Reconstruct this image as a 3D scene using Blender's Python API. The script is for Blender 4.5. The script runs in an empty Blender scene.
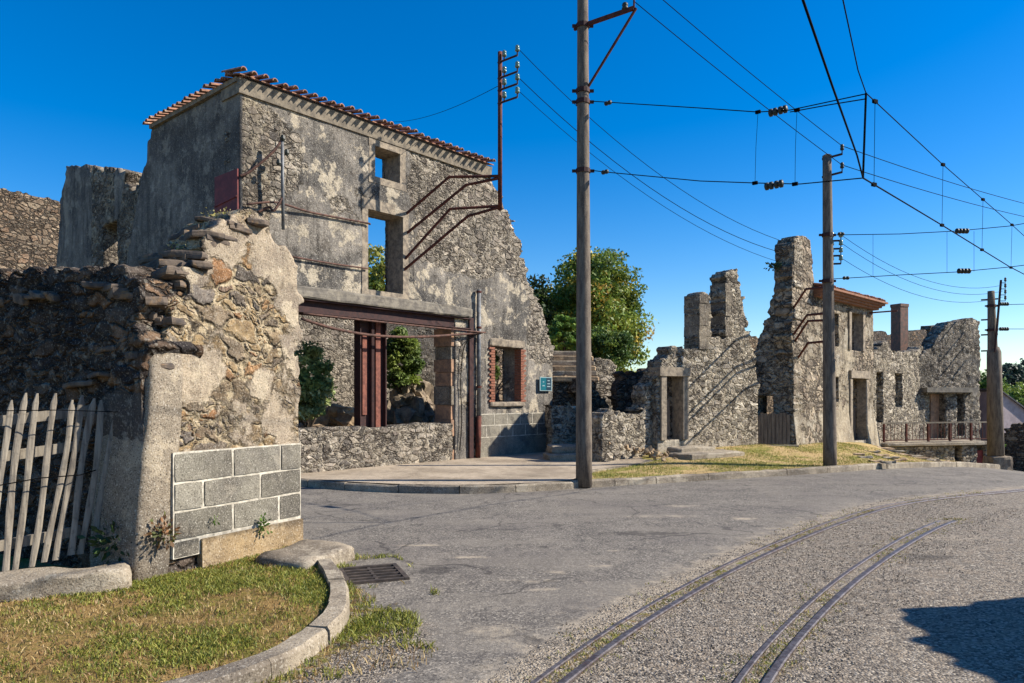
import bpy, math, random
import numpy as np
from mathutils import Vector

random.seed(7)
R = math.radians
scn = bpy.context.scene
C = scn.collection

# ------------------------------------------------------------------ camera, sky, sun, exposure
F, CX, HY, EYE = 731.0, 512.0, 398.0, 1.65
cam = bpy.data.cameras.new('camera')
cam.sensor_width = 36.0
cam.lens = F / 1024 * 36.0
cam.shift_y = (HY - 341.5) / 1024
cam.clip_start, cam.clip_end = 0.05, 2000
camo = bpy.data.objects.new('camera', cam)
C.objects.link(camo)
camo.location = (0, 0, EYE)
camo.rotation_euler = (R(90), 0, 0)
scn.camera = camo

SUN_AZ, SUN_EL = R(1), R(36)          # azimuth from +X towards +Y
sv = Vector((math.cos(SUN_EL) * math.cos(SUN_AZ), math.cos(SUN_EL) * math.sin(SUN_AZ), math.sin(SUN_EL)))
world = bpy.data.worlds.new('World')
scn.world = world
world.use_nodes = True
wn, wl = world.node_tree.nodes, world.node_tree.links
wn.clear()
sky = wn.new('ShaderNodeTexSky')
sky.sky_type = 'NISHITA'
sky.sun_disc = False
sky.sun_elevation = SUN_EL
sky.sun_rotation = R(90) - SUN_AZ
sky.altitude = 300
sky.air_density = 1.0
sky.dust_density = 0.35
sky.ozone_density = 3.0
hs = wn.new('ShaderNodeHueSaturation')
hs.inputs['Saturation'].default_value = 1.5
hs.inputs['Hue'].default_value = 0.507
bg = wn.new('ShaderNodeBackground')
bg.inputs['Strength'].default_value = 0.098
wo = wn.new('ShaderNodeOutputWorld')
wl.new(sky.outputs[0], hs.inputs['Color'])
wl.new(hs.outputs[0], bg.inputs['Color'])
wl.new(bg.outputs[0], wo.inputs['Surface'])

sl = bpy.data.lights.new('sun', 'SUN')
sl.energy = 4.7
sl.angle = R(0.5)
sl.color = (1.0, 0.93, 0.82)
so = bpy.data.objects.new('sun', sl)
C.objects.link(so)
so.rotation_euler = sv.to_track_quat('Z', 'Y').to_euler()
so.location = (20, 5, 30)

scn.view_settings.view_transform = 'Standard'
scn.view_settings.look = 'None'
scn.view_settings.exposure = 0.85
scn.view_settings.gamma = 1.0
scn.cycles.max_bounces = 5
scn.cycles.diffuse_bounces = 3
scn.cycles.transparent_max_bounces = 4

# ------------------------------------------------------------------ small numeric helpers
def P(px, py, d):
    return np.array([(px - CX) / F * d, d, EYE + (HY - py) / F * d])

def lin(r, g, b):
    f = lambda c: (c / 255 / 12.92) if c / 255 <= 0.04045 else ((c / 255 + 0.055) / 1.055) ** 2.4
    return (f(r), f(g), f(b), 1.0)

def sstep(a, b, x):
    x = np.clip((np.asarray(x, float) - a) / (b - a), 0, 1)
    return x * x * (3 - 2 * x)

def hash2(a, b, s=0):
    a = np.asarray(a, np.int64); b = np.asarray(b, np.int64)
    h = (a * 374761393 + b * 668265263 + s * 1274126177) & 0xFFFFFFFF
    h = ((h ^ (h >> 13)) * 1274126177) & 0xFFFFFFFF
    h = h ^ (h >> 16)
    return (h & 0xFFFFFF) / float(0x1000000)

def vnoise(x, y, s=0):
    x = np.asarray(x, float); y = np.asarray(y, float)
    ix, iy = np.floor(x).astype(np.int64), np.floor(y).astype(np.int64)
    fx, fy = x - ix, y - iy
    fx = fx * fx * (3 - 2 * fx); fy = fy * fy * (3 - 2 * fy)
    a, b = hash2(ix, iy, s), hash2(ix + 1, iy, s)
    c, d = hash2(ix, iy + 1, s), hash2(ix + 1, iy + 1, s)
    return (a * (1 - fx) + b * fx) * (1 - fy) + (c * (1 - fx) + d * fx) * fy

def fbm(x, y, s=0, o=4):
    v, a, t = 0, 0.5, 0
    x = np.asarray(x, float); y = np.asarray(y, float)
    for i in range(o):
        v = v + a * vnoise(x * 2 ** i, y * 2 ** i, s + i * 17); t += a; a *= 0.5
    return v / t

def inpoly(x, y, poly):
    x = np.asarray(x, float); y = np.asarray(y, float)
    ins = np.zeros(x.shape, bool)
    n = len(poly)
    for i in range(n):
        x0, y0 = poly[i]; x1, y1 = poly[(i + 1) % n]
        if y0 == y1:
            continue
        c = ((y0 > y) != (y1 > y)) & (x < (x1 - x0) * (y - y0) / (y1 - y0) + x0)
        ins ^= c
    return ins

def catmull(pts, n=8):
    pts = [np.array(p, float) for p in pts]
    out = []
    for i in range(len(pts) - 1):
        p0 = pts[max(i - 1, 0)]; p1 = pts[i]; p2 = pts[i + 1]; p3 = pts[min(i + 2, len(pts) - 1)]
        for k in range(n):
            t = k / n
            out.append(0.5 * ((2 * p1) + (-p0 + p2) * t + (2 * p0 - 5 * p1 + 4 * p2 - p3) * t * t + (-p0 + 3 * p1 - 3 * p2 + p3) * t ** 3))
    out.append(pts[-1])
    return np.array(out)

# ------------------------------------------------------------------ things, parts, meshes
def thing(name, label, cat, loc=(0, 0, 0), group=None):
    o = bpy.data.objects.new(name, None)
    o.empty_display_size = 0.2
    C.objects.link(o)
    o.location = tuple(float(v) for v in loc)
    tag(o, label, cat, group)
    return o

def tag(o, label=None, cat=None, group=None, kind=None):
    if label: o['label'] = label
    if cat: o['category'] = cat
    if group: o['group'] = group
    if kind: o['kind'] = kind
    return o

def root_loc(p):
    l = np.zeros(3)
    while p is not None:
        l += np.array(p.location); p = p.parent
    return l

def mk(name, V, faces, mat, parent=None, attr=None, smooth=False, recenter=False, acol=None):
    V = np.asarray(V, float).reshape(-1, 3)
    me = bpy.data.meshes.new(name)
    off = root_loc(parent) if parent is not None else np.zeros(3)
    loc = np.zeros(3)
    if parent is None and recenter:
        loc = np.array([V[:, 0].mean(), V[:, 1].mean(), V[:, 2].min()])
        off = loc
    V = V - off
    if isinstance(faces, np.ndarray):
        nf, k = faces.shape
        me.vertices.add(len(V)); me.vertices.foreach_set('co', V.ravel())
        me.loops.add(nf * k); me.loops.foreach_set('vertex_index', faces.ravel().astype(np.int32))
        me.polygons.add(nf)
        me.polygons.foreach_set('loop_start', np.arange(0, nf * k, k, dtype=np.int32))
        me.polygons.foreach_set('loop_total', np.full(nf, k, dtype=np.int32))
        me.update(calc_edges=True)
    else:
        me.from_pydata([tuple(v) for v in V], [], [tuple(f) for f in faces])
        me.update()
    me.validate()
    if smooth:
        me.polygons.foreach_set('use_smooth', np.ones(len(me.polygons), bool))
    for nm, arr in (('stone', attr), ('col', acol)):
        if arr is not None:
            a = me.attributes.new(nm, 'FLOAT_COLOR', 'POINT')
            a.data.foreach_set('color', np.asarray(arr, np.float32).ravel())
    me.materials.append(mat)
    o = bpy.data.objects.new(name, me)
    C.objects.link(o)
    if parent is not None:
        o.parent = parent
    o.location = tuple(loc)
    return o

class MB:
    def __init__(s): s.v = []; s.f = []
    def add(s, V, Fc):
        b = len(s.v)
        s.v.extend([tuple(map(float, p)) for p in V]); s.f.extend([tuple(i + b for i in f) for f in Fc])
    def box(s, c, ax, ay, az):
        """box from centre and three half vectors"""
        c, ax, ay, az = (np.array(v, float) for v in (c, ax, ay, az))
        V = [c + i * ax + j * ay + k * az for k in (-1, 1) for j in (-1, 1) for i in (-1, 1)]
        s.add(V, [(0, 2, 3, 1), (4, 5, 7, 6), (0, 1, 5, 4), (2, 6, 7, 3), (0, 4, 6, 2), (1, 3, 7, 5)])
    def bar(s, a, b, w, h, up=(0, 0, 1)):
        a, b = np.array(a, float), np.array(b, float)
        d = (b - a); L = np.linalg.norm(d); d = d / L
        up = np.array(up, float)
        if abs(d @ up) > 0.97: up = np.array((0.3, 1.0, 0.0))
        x = np.cross(d, up); x /= np.linalg.norm(x); y = np.cross(x, d)
        s.box((a + b) / 2, x * w / 2, d * L / 2, y * h / 2)
    def tube(s, pts, r, n=6, cap=True):
        pts = [np.array(p, float) for p in pts]
        rs = r if hasattr(r, '__len__') else [r] * len(pts)
        rings = []
        ref = None
        for i, p in enumerate(pts):
            d = pts[min(i + 1, len(pts) - 1)] - pts[max(i - 1, 0)]
            d /= max(np.linalg.norm(d), 1e-9)
            if ref is None:
                ref = np.cross(d, (0.31, 0.2, 0.93))
                if np.linalg.norm(ref) < 0.1: ref = np.cross(d, (1, 0, 0))
            ref = ref - d * (ref @ d); ref /= np.linalg.norm(ref)
            y = np.cross(d, ref)
            rings.append([p + rs[i] * (math.cos(2 * math.pi * k / n) * ref + math.sin(2 * math.pi * k / n) * y) for k in range(n)])
        V = [q for r_ in rings for q in r_]
        Fc = []
        for i in range(len(pts) - 1):
            for k in range(n):
                Fc.append((i * n + k, i * n + (k + 1) % n, (i + 1) * n + (k + 1) % n, (i + 1) * n + k))
        if cap:
            Fc.append(tuple(range(n - 1, -1, -1))); Fc.append(tuple((len(pts) - 1) * n + k for k in range(n)))
        s.add(V, Fc)
    def prism(s, top, z0=None, thick=None):
        """top: list of 3-D points in order (ccw from above); extruded down"""
        n = len(top)
        bot = [(p[0], p[1], (z0 if z0 is not None else p[2] - thick)) for p in top]
        s.add(list(top) + bot, [tuple(range(n)), tuple(range(2 * n - 1, n - 1, -1))] + [(i, n + i, n + (i + 1) % n, (i + 1) % n) for i in range(n)])
    def build(s, name, mat, parent=None, smooth=False, recenter=False):
        return mk(name, s.v, s.f, mat, parent, smooth=smooth, recenter=recenter)

def rough_box(c, ax, ay, az, n=5, amp=0.02, seed=0, rnd_=1.0):
    """a worn stone block: subdivided box, corners rounded, noise displaced -> (V, quads)"""
    c, ax, ay, az = (np.array(v, float) for v in (c, ax, ay, az))
    vs, fs, key = [], [], {}
    def vid(i, j, k):
        if (i, j, k) not in key:
            key[(i, j, k)] = len(vs); vs.append((i / n * 2 - 1, j / n * 2 - 1, k / n * 2 - 1))
        return key[(i, j, k)]
    for a in range(n):
        for b in range(n):
            fs += [(vid(a, b, 0), vid(a, b + 1, 0), vid(a + 1, b + 1, 0), vid(a + 1, b, 0)),
                   (vid(a, b, n), vid(a + 1, b, n), vid(a + 1, b + 1, n), vid(a, b + 1, n)),
                   (vid(a, 0, b), vid(a + 1, 0, b), vid(a + 1, 0, b + 1), vid(a, 0, b + 1)),
                   (vid(a, n, b), vid(a, n, b + 1), vid(a + 1, n, b + 1), vid(a + 1, n, b)),
                   (vid(0, a, b), vid(0, a, b + 1), vid(0, a + 1, b + 1), vid(0, a + 1, b)),
                   (vid(n, a, b), vid(n, a + 1, b), vid(n, a + 1, b + 1), vid(n, a, b + 1))]
    U = np.array(vs)
    e = np.sort(np.abs(U), axis=1)
    rnd = 1 - rnd_ * (0.06 * sstep(0.7, 1.0, e[:, 1]) + 0.05 * sstep(0.7, 1.0, e[:, 0]))
    U = U * rnd[:, None]
    V = c + U[:, :1] * ax + U[:, 1:2] * ay + U[:, 2:] * az
    for a in range(3):
        V[:, a] += amp * (fbm(V[:, (a + 1) % 3] * 6 + seed, V[:, (a + 2) % 3] * 6 + V[:, a] * 5, seed + a) - 0.5) * 2
    return V, fs

# ------------------------------------------------------------------ materials
def newmat(name):
    m = bpy.data.materials.new(name); m.use_nodes = True
    m.node_tree.nodes.clear()
    return m, Nt(m.node_tree)

class Nt:
    def __init__(s, t): s.t = t
    def n(s, typ, **kw):
        nd = s.t.nodes.new(typ)
        for k, v in kw.items(): setattr(nd, k, v)
        return nd
    def link(s, a, b): s.t.links.new(a, b)
    def set(s, sock, v):
        if hasattr(v, 'is_output') or isinstance(v, bpy.types.NodeSocket): s.link(v, sock)
        else: sock.default_value = v
    def coord(s, scale=(1, 1, 1)):
        g = s.n('ShaderNodeTexCoord'); m = s.n('ShaderNodeMapping')
        m.inputs['Scale'].default_value = scale
        s.link(g.outputs['Object'], m.inputs['Vector'])
        return m.outputs[0]
    def noise(s, scale, detail=4, rough=0.6, vec=None, dist=0.0):
        nd = s.n('ShaderNodeTexNoise')
        nd.inputs['Scale'].default_value = scale; nd.inputs['Detail'].default_value = detail
        nd.inputs['Roughness'].default_value = rough; nd.inputs['Distortion'].default_value = dist
        s.link(vec if vec is not None else s.coord(), nd.inputs['Vector'])
        return nd.outputs['Fac']
    def voro(s, scale, vec=None, feature='F1', out='Distance'):
        nd = s.n('ShaderNodeTexVoronoi'); nd.feature = feature
        nd.inputs['Scale'].default_value = scale
        s.link(vec if vec is not None else s.coord(), nd.inputs['Vector'])
        return nd.outputs[out]
    def math(s, op, a, b=0.0, c=0.0, clamp=False):
        nd = s.n('ShaderNodeMath', operation=op); nd.use_clamp = clamp
        s.set(nd.inputs[0], a); s.set(nd.inputs[1], b)
        if op in ('MULTIPLY_ADD',): s.set(nd.inputs[2], c)
        return nd.outputs[0]
    def ramp(s, fac, stops, interp='LINEAR'):
        nd = s.n('ShaderNodeValToRGB'); cr = nd.color_ramp; cr.interpolation = interp
        while len(cr.elements) < len(stops): cr.elements.new(0.5)
        for e, (p, c) in zip(cr.elements, stops):
            e.position = p; e.color = c if len(c) == 4 else (*c, 1)
        s.set(nd.inputs[0], fac)
        return nd.outputs[0]
    def step(s, fac, a, b):
        nd = s.n('ShaderNodeMapRange'); nd.interpolation_type = 'SMOOTHSTEP'; nd.clamp = True
        s.set(nd.inputs[0], fac); nd.inputs[1].default_value = a; nd.inputs[2].default_value = b
        return nd.outputs[0]
    def mix(s, f, a, b, blend='MIX'):
        nd = s.n('ShaderNodeMix', data_type='RGBA', blend_type=blend)
        s.set(nd.inputs[0], f); s.set(nd.inputs[6], a); s.set(nd.inputs[7], b)
        return nd.outputs[2]
    def attr(s, name):
        a = s.n('ShaderNodeAttribute', attribute_name=name)
        sp = s.n('ShaderNodeSeparateColor')
        s.link(a.outputs['Color'], sp.inputs[0])
        return a.outputs['Color'], sp.outputs[0], sp.outputs[1], sp.outputs[2], a.outputs['Alpha']
    def bump(s, h, strength=0.5, dist=0.02, normal=None):
        b = s.n('ShaderNodeBump'); b.inputs['Strength'].default_value = strength; b.inputs['Distance'].default_value = dist
        s.set(b.inputs['Height'], h)
        if normal is not None: s.link(normal, b.inputs['Normal'])
        return b.outputs[0]
    def out(s, col, rough=0.9, normal=None, metal=0.0, spec=0.3, transl=None):
        p = s.n('ShaderNodeBsdfPrincipled'); o = s.n('ShaderNodeOutputMaterial')
        s.set(p.inputs['Base Color'], col); s.set(p.inputs['Roughness'], rough); s.set(p.inputs['Metallic'], metal)
        p.inputs['Specular IOR Level'].default_value = spec
        if normal is not None: s.link(normal, p.inputs['Normal'])
        sh = p.outputs[0]
        if transl is not None:
            t = s.n('ShaderNodeBsdfTranslucent'); s.set(t.inputs[0], col)
            mx = s.n('ShaderNodeMixShader'); mx.inputs[0].default_value = transl
            s.link(sh, mx.inputs[1]); s.link(t.outputs[0], mx.inputs[2]); sh = mx.outputs[0]
        s.link(sh, o.inputs['Surface'])

def mat_masonry(name, stones, mortar, plA, plB, stain=0.5, lichen=0.35, fine=60, streak=0.6, stain_col=(40, 37, 36), speck=0.25, bumpd=0.012,
                cells=4.6, squash=1.75, gapdark=0.55, contrast=1.0, pale=(182, 172, 154), flake=0.55, warp=0.16, solid=False, blockvar=False):
    m, t = newmat(name)
    co = t.coord()
    c, r, g, b, a = t.attr('stone')
    n_mid = t.noise(9, 5, 0.65, co)
    n_big = t.noise(0.9, 5, 0.6, co)
    n_fine = t.noise(fine, 4, 0.7, co)
    # irregular rubble: warped, flattened cells of two sizes
    nz = t.n('ShaderNodeTexNoise'); nz.inputs['Scale'].default_value = 3.2; nz.inputs['Detail'].default_value = 4
    t.link(co, nz.inputs['Vector'])
    vm = t.n('ShaderNodeVectorMath', operation='MULTIPLY_ADD'); t.link(nz.outputs['Color'], vm.inputs[0]); vm.inputs[1].default_value = (warp * 2, warp * 2, warp * 1.4); t.link(co, vm.inputs[2])
    mp = t.n('ShaderNodeMapping'); mp.inputs['Scale'].default_value = (1, 1, squash); t.link(vm.outputs[0], mp.inputs[0])
    wv = mp.outputs[0]
    def cell(sc):
        col = t.voro(sc, wv, 'F1', 'Color'); sp = t.n('ShaderNodeSeparateColor'); t.link(col, sp.inputs[0])
        return sp.outputs[0], sp.outputs[1], t.voro(sc, wv, 'DISTANCE_TO_EDGE'), sp.outputs[2]
    r1, v1, e1, k1 = cell(cells)
    r2, v2, e2, k2 = cell(cells * 1.9)
    small = t.step(k1, 0.45, 0.451)
    def lerp(f, x, y): return t.math('ADD', t.math('MULTIPLY', f, y), t.math('MULTIPLY', t.math('SUBTRACT', 1.0, f), x))
    rr = lerp(small, r1, r2); vv = lerp(small, v1, v2); ee = lerp(small, e1, t.math('MINIMUM', e1, t.math('MULTIPLY', e2, 0.8)))
    sc = t.ramp(rr, [(i / (len(stones) - 1), lin(*s_)) for i, s_ in enumerate(stones)])
    val = t.math('ADD', 1.0 - 0.42 * contrast, t.math('MULTIPLY', vv, 0.75 * contrast))
    val = t.math('MULTIPLY', val, t.math('ADD', 0.8, t.math('MULTIPLY', r, 0.4)))
    cv = t.n('ShaderNodeCombineColor'); [t.link(val, cv.inputs[i]) for i in range(3)]
    sc = t.mix(1.0, sc, cv.outputs[0], 'MULTIPLY')
    sc = t.mix(t.step(n_mid, 0.35, 0.7), sc, t.mix(1.0, sc, (0.5, 0.48, 0.47, 1), 'MULTIPLY'))
    mo = t.mix(t.step(n_mid, 0.38, 0.62), lin(*mortar), t.mix(1.0, lin(*mortar), (0.5, 0.48, 0.45, 1), 'MULTIPLY'))
    n_gap = t.noise(2.3, 4, 0.6, co)
    mo = t.mix(t.math('MULTIPLY', t.step(t.math('ADD', n_gap, t.math('MULTIPLY', t.math('SUBTRACT', n_mid, 0.5), 0.5)), 0.66 - 0.4 * gapdark, 0.74 - 0.4 * gapdark), 0.85), mo, lin(46, 40, 37))
    eg = t.math('ADD', ee, t.math('MULTIPLY', t.math('SUBTRACT', n_mid, 0.5), 0.14))
    sf = t.step(eg, 0.03, 0.085)
    base = t.mix(sf, mo, sc)
    # plaster skin with streaks, flakes and pale scars
    vs = t.coord((5.5, 5.5, 0.55))
    n_st = t.noise(1.0, 5, 0.65, vs)
    n_fl = t.noise(1.9, 9, 0.72, co)
    pl = t.mix(t.step(n_big, 0.4, 0.62), lin(*plA), lin(*plB))
    pl = t.mix(t.math('MULTIPLY', t.step(n_mid, 0.45, 0.75), 0.5), pl, t.mix(1.0, pl, (0.5, 0.48, 0.46, 1), 'MULTIPLY'))
    pl = t.mix(t.math('MULTIPLY', t.step(n_st, 0.45, 0.72), streak), pl, lin(*stain_col))
    pl = t.mix(t.math('MULTIPLY', t.step(n_fl, 0.53, 0.58), flake), pl, lin(*pale))
    pl = t.mix(t.math('MULTIPLY', t.step(n_fl, 0.45, 0.39), flake * 0.8), pl, t.mix(1.0, pl, (0.4, 0.38, 0.37, 1), 'MULTIPLY'))
    pf = t.step(t.math('ADD', b, t.math('MULTIPLY', t.math('SUBTRACT', t.noise(3.6, 8, 0.7, co), 0.5), 0.75)), 0.47, 0.53)
    if solid: pf = 1.0
    base = t.mix(pf, base, pl) if not solid else pl
    if blockvar:
        bv_ = t.n('ShaderNodeCombineColor'); kk_ = t.math('ADD', 0.74, t.math('MULTIPLY', r, 0.45)); [t.link(kk_, bv_.inputs[i]) for i in range(3)]
        base = t.mix(1.0, base, bv_.outputs[0], 'MULTIPLY')
    # broad weathering stains, lichen flecks, pale specks
    n_b2 = t.noise(0.55, 6, 0.7, co, 0.4)
    base = t.mix(t.math('MULTIPLY', t.step(n_b2, 0.47, 0.66), stain), base, t.mix(0.75, base, lin(*stain_col)))
    n_l = t.noise(14, 3, 0.5, co)
    base = t.mix(t.math('MULTIPLY', t.step(n_l, 0.6, 0.68), lichen), base, lin(196, 190, 172))
    n_k = t.noise(fine * 0.7, 2, 0.5, co)
    base = t.mix(t.math('MULTIPLY', t.step(n_k, 0.58, 0.70), speck), base, lin(214, 206, 190))
    base = t.mix(t.math('MULTIPLY', t.step(n_k, 0.42, 0.3), speck * 1.6), base, lin(34, 31, 30))
    h = t.math('ADD', t.math('MULTIPLY', n_mid, 1.2), t.math('MULTIPLY', n_fine, 0.6))
    hs_ = t.math('MULTIPLY', t.math('MULTIPLY', t.step(eg, 0.0, 0.16), 1.9), t.math('ADD', 0.5, t.math('MULTIPLY', rr, 0.9)))
    if not solid: h = t.math('ADD', h, lerp(pf, hs_, 1.6))
    h = t.math('ADD', h, t.math('MULTIPLY', t.math('MULTIPLY', n_fl, 1.6), pf))
    t.out(base, 0.93, t.bump(h, 1.0, bumpd), spec=0.15)
    return m

def mat_simple(name, c1, c2, scale=8, rough=0.85, bump=0.3, dist=0.01, metal=0.0, stops=(0.35, 0.65), spot=None, spotamt=0.5, spotscale=25, stretch=(1, 1, 1), spec=0.3):
    m, t = newmat(name)
    co = t.coord(stretch)
    n = t.noise(scale, 6, 0.65, co)
    col = t.mix(t.step(n, *stops), lin(*c1), lin(*c2))
    n2 = t.noise(spotscale, 4, 0.6)
    if spot:
        col = t.mix(t.math('MULTIPLY', t.step(n2, 0.55, 0.68), spotamt), col, lin(*spot))
    t.out(col, rough, t.bump(t.math('ADD', n, n2), bump, dist), metal, spec)
    return m

def mat_leaf(name, transl=0.3):
    m, t = newmat(name)
    c, r, g, b, a = t.attr('col')
    t.out(c, 0.55, None, spec=0.35, transl=transl)
    return m

M = {}
M['facade'] = mat_masonry('facade_masonry', [(104, 97, 90), (144, 135, 122), (170, 158, 140), (120, 110, 100), (188, 176, 158)], (176, 165, 147),
                          (146, 138, 127), (95, 91, 86), stain=0.5, lichen=0.15, streak=0.7, stain_col=(44, 41, 39), speck=0.4, cells=4.4, squash=1.9, bumpd=0.03, flake=0.8, pale=(194, 180, 156), gapdark=0.4)
M['side'] = mat_masonry('side_masonry', [(120, 110, 100), (150, 138, 120), (100, 90, 80)], (160, 148, 126),
                        (124, 118, 110), (92, 88, 84), stain=0.6, lichen=0.15, streak=0.7, stain_col=(58, 56, 54), speck=0.25, flake=0.35)
M['near'] = mat_masonry('near_masonry', [(126, 114, 100), (186, 158, 116), (104, 98, 94), (196, 166, 120), (168, 124, 86), (132, 122, 112), (184, 160, 126)], (196, 176, 142),
                        (196, 177, 150), (150, 135, 118), stain=0.4, lichen=0.1, fine=110, streak=0.25, stain_col=(80, 73, 66), speck=0.5, bumpd=0.03, cells=2.6, squash=2.0, gapdark=0.2, contrast=0.75, pale=(212, 194, 164), flake=0.65, warp=0.24)
M['nearshade'] = mat_masonry('shade_toned_lichened_masonry', [(82, 76, 70), (116, 102, 90), (64, 60, 60), (138, 112, 86), (96, 76, 62)], (122, 110, 96),
                             (98, 90, 82), (70, 66, 62), stain=0.6, lichen=0.3, fine=90, streak=0.4, stain_col=(40, 38, 38), speck=0.28, bumpd=0.03, cells=3.3, squash=2.3, gapdark=0.75)  # darker version of the near masonry, shade mixed into its colours; lichen flecks on top
M['right'] = mat_masonry('granite_masonry', [(122, 113, 102), (168, 156, 138), (192, 180, 160), (136, 125, 111), (210, 199, 178)], (190, 177, 154),
                         (180, 168, 148), (138, 127, 113), stain=0.3, lichen=0.3, streak=0.45, stain_col=(68, 63, 58), speck=0.4, bumpd=0.03, cells=4.4, squash=1.8, gapdark=0.42)
M['ashlar'] = mat_masonry('ashlar_masonry', [(120, 108, 94), (152, 138, 118), (176, 160, 138), (132, 116, 100), (190, 174, 150)], (180, 164, 140),
                         (178, 164, 140), (136, 124, 106), stain=0.42, lichen=0.25, streak=0.5, stain_col=(54, 48, 44), speck=0.3, bumpd=0.025, cells=2.6, squash=1.7, gapdark=0.6, contrast=0.8)
M['rubblewall'] = mat_masonry('brown_rubble_masonry', [(128, 108, 90), (160, 138, 114), (104, 90, 76), (180, 160, 134), (140, 114, 92)], (150, 134, 112),
                              (150, 138, 118), (110, 100, 88), stain=0.45, lichen=0.2, streak=0.4, speck=0.3, bumpd=0.03, cells=3.8, gapdark=0.9)
M['concrete'] = mat_simple('weathered_concrete', (132, 124, 110), (100, 94, 86), 6, 0.9, 0.5, 0.01, spot=(70, 66, 62), spotamt=0.5)
M['slab'] = mat_masonry('kerb_concrete', [(158, 145, 125)] * 2, (158, 145, 125), (158, 145, 125), (118, 108, 95), pale=(190, 178, 156), solid=True, stain=0.3, lichen=0.08, fine=90, streak=0.2, stain_col=(84, 76, 68), speck=0.4, bumpd=0.012, flake=0.45)
M['block'] = mat_masonry('cement_block', [(142, 136, 121)] * 2, (142, 136, 121), (142, 136, 121), (104, 99, 90), pale=(158, 149, 132), solid=True, stain=0.3, lichen=0.08, fine=120, streak=0.2, stain_col=(84, 76, 68), speck=0.5, bumpd=0.012, flake=0.35, blockvar=True)
M['plinth'] = mat_masonry('cement_block', [(134, 128, 114)] * 2, (134, 128, 114), (134, 128, 114), (104, 99, 90), pale=(158, 149, 132), solid=True, stain=0.3, lichen=0.08, fine=120, streak=0.2, stain_col=(84, 76, 68), speck=0.5, bumpd=0.012, flake=0.35)
M['pointing'] = mat_simple('lime_pointing', (206, 198, 180), (160, 152, 136), 10, 0.92, 0.4, 0.004, spot=(110, 104, 94), spotamt=0.6)
M['quoin'] = mat_simple('dressed_granite', (156, 142, 122), (112, 102, 90), 8, 0.92, 0.6, 0.012, spot=(76, 70, 64), spotamt=0.5)
M['quoinwarm'] = mat_simple('warm_dressed_stone', (176, 138, 108), (130, 106, 88), 7, 0.92, 0.6, 0.012, spot=(90, 74, 62), spotamt=0.5)
M['nearrock'] = mat_simple('dark_slate_stone', (112, 98, 84), (70, 64, 60), 7, 0.93, 0.8, 0.012, spot=(150, 116, 76), spotamt=0.5, spotscale=9)
M['eavebrick'] = mat_simple('weathered_brick', (152, 108, 84), (116, 86, 70), 7, 0.93, 0.6, 0.008, spot=(84, 74, 68), spotamt=0.5)
M['pier'] = mat_masonry('rough_cast_pier', [(150, 137, 118)] * 2, (150, 137, 118), (150, 137, 118), (110, 101, 90), pale=(190, 174, 148), solid=True, stain=0.45, lichen=0.08, fine=110, streak=0.2, stain_col=(74, 68, 62), speck=0.6, bumpd=0.018, flake=0.55)
M['quoinrough'] = mat_masonry('rough_quoin', [(138, 126, 108)] * 2, (138, 126, 108), (146, 134, 116), (104, 95, 84), stain=0.5, lichen=0.25, fine=60, streak=0.5, stain_col=(62, 57, 52), speck=0.5, bumpd=0.03, pale=(186, 172, 148), solid=True)
M['footing'] = mat_masonry('tan_render', [(166, 142, 106)] * 2, (166, 142, 106), (166, 142, 106), (128, 110, 86), pale=(186, 164, 130), solid=True, stain=0.3, lichen=0.08, fine=90, streak=0.2, stain_col=(84, 76, 68), speck=0.4, bumpd=0.012, flake=0.5)
M['rust'] = mat_simple('rusty_iron', (104, 52, 38), (64, 36, 30), 12, 0.8, 0.4, 0.004, spot=(40, 28, 26), spotamt=0.6)
M['rustred'] = mat_simple('red_oxide_steel', (132, 80, 64), (96, 56, 46), 9, 0.75, 0.3, 0.003, spot=(60, 36, 30), spotamt=0.5)
M['darkrust'] = mat_simple('dark_rusted_steel', (66, 40, 36), (46, 30, 30), 8, 0.75, 0.3, 0.003, spot=(88, 52, 40), spotamt=0.4)
M['maroon'] = mat_simple('maroon_painted_plate', (122, 54, 52), (92, 42, 42), 5, 0.7, 0.2, 0.003, spot=(60, 34, 34), spotamt=0.5)
M['pole'] = mat_simple('pole_concrete', (120, 108, 94), (84, 74, 66), 6, 0.9, 0.5, 0.008, spot=(150, 140, 124), spotamt=0.35, spotscale=40, stretch=(3, 3, 0.5))
M['wire'] = mat_simple('dark_wire', (14, 14, 15), (10, 10, 11), 20, 0.9, 0.0, 0.001, spec=0.05)
M['ceramic'] = mat_simple('glazed_insulator', (40, 44, 40), (54, 58, 50), 6, 0.5, 0.0, 0.001, spec=0.3)
M['glassins'] = mat_simple('green_glass_insulator', (74, 104, 92), (106, 134, 120), 6, 0.2, 0.0, 0.001, spec=0.7)
M['pipe'] = mat_simple('galvanised_pipe', (120, 122, 122), (92, 92, 92), 10, 0.6, 0.2, 0.002, 0.3, spot=(96, 66, 50), spotamt=0.5)
M['cablebrown'] = mat_simple('old_cable_sheath', (104, 74, 62), (70, 52, 46), 10, 0.8, 0.2, 0.002)
M['wood'] = mat_simple('weathered_wood', (152, 142, 126), (104, 96, 86), 5, 0.9, 0.6, 0.004, stops=(0.35, 0.7), spot=(84, 78, 70), spotamt=0.4, stretch=(6, 6, 0.6))
M['gatewood'] = mat_simple('grey_gate_wood', (122, 108, 92), (90, 78, 68), 5, 0.9, 0.6, 0.004, spot=(66, 58, 52), spotamt=0.5, stretch=(6, 6, 0.6))
M['tile'] = mat_simple('terracotta_tile', (170, 122, 96), (112, 88, 74), 6, 0.9, 0.5, 0.006, spot=(196, 180, 154), spotamt=0.6, spotscale=9)
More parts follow.
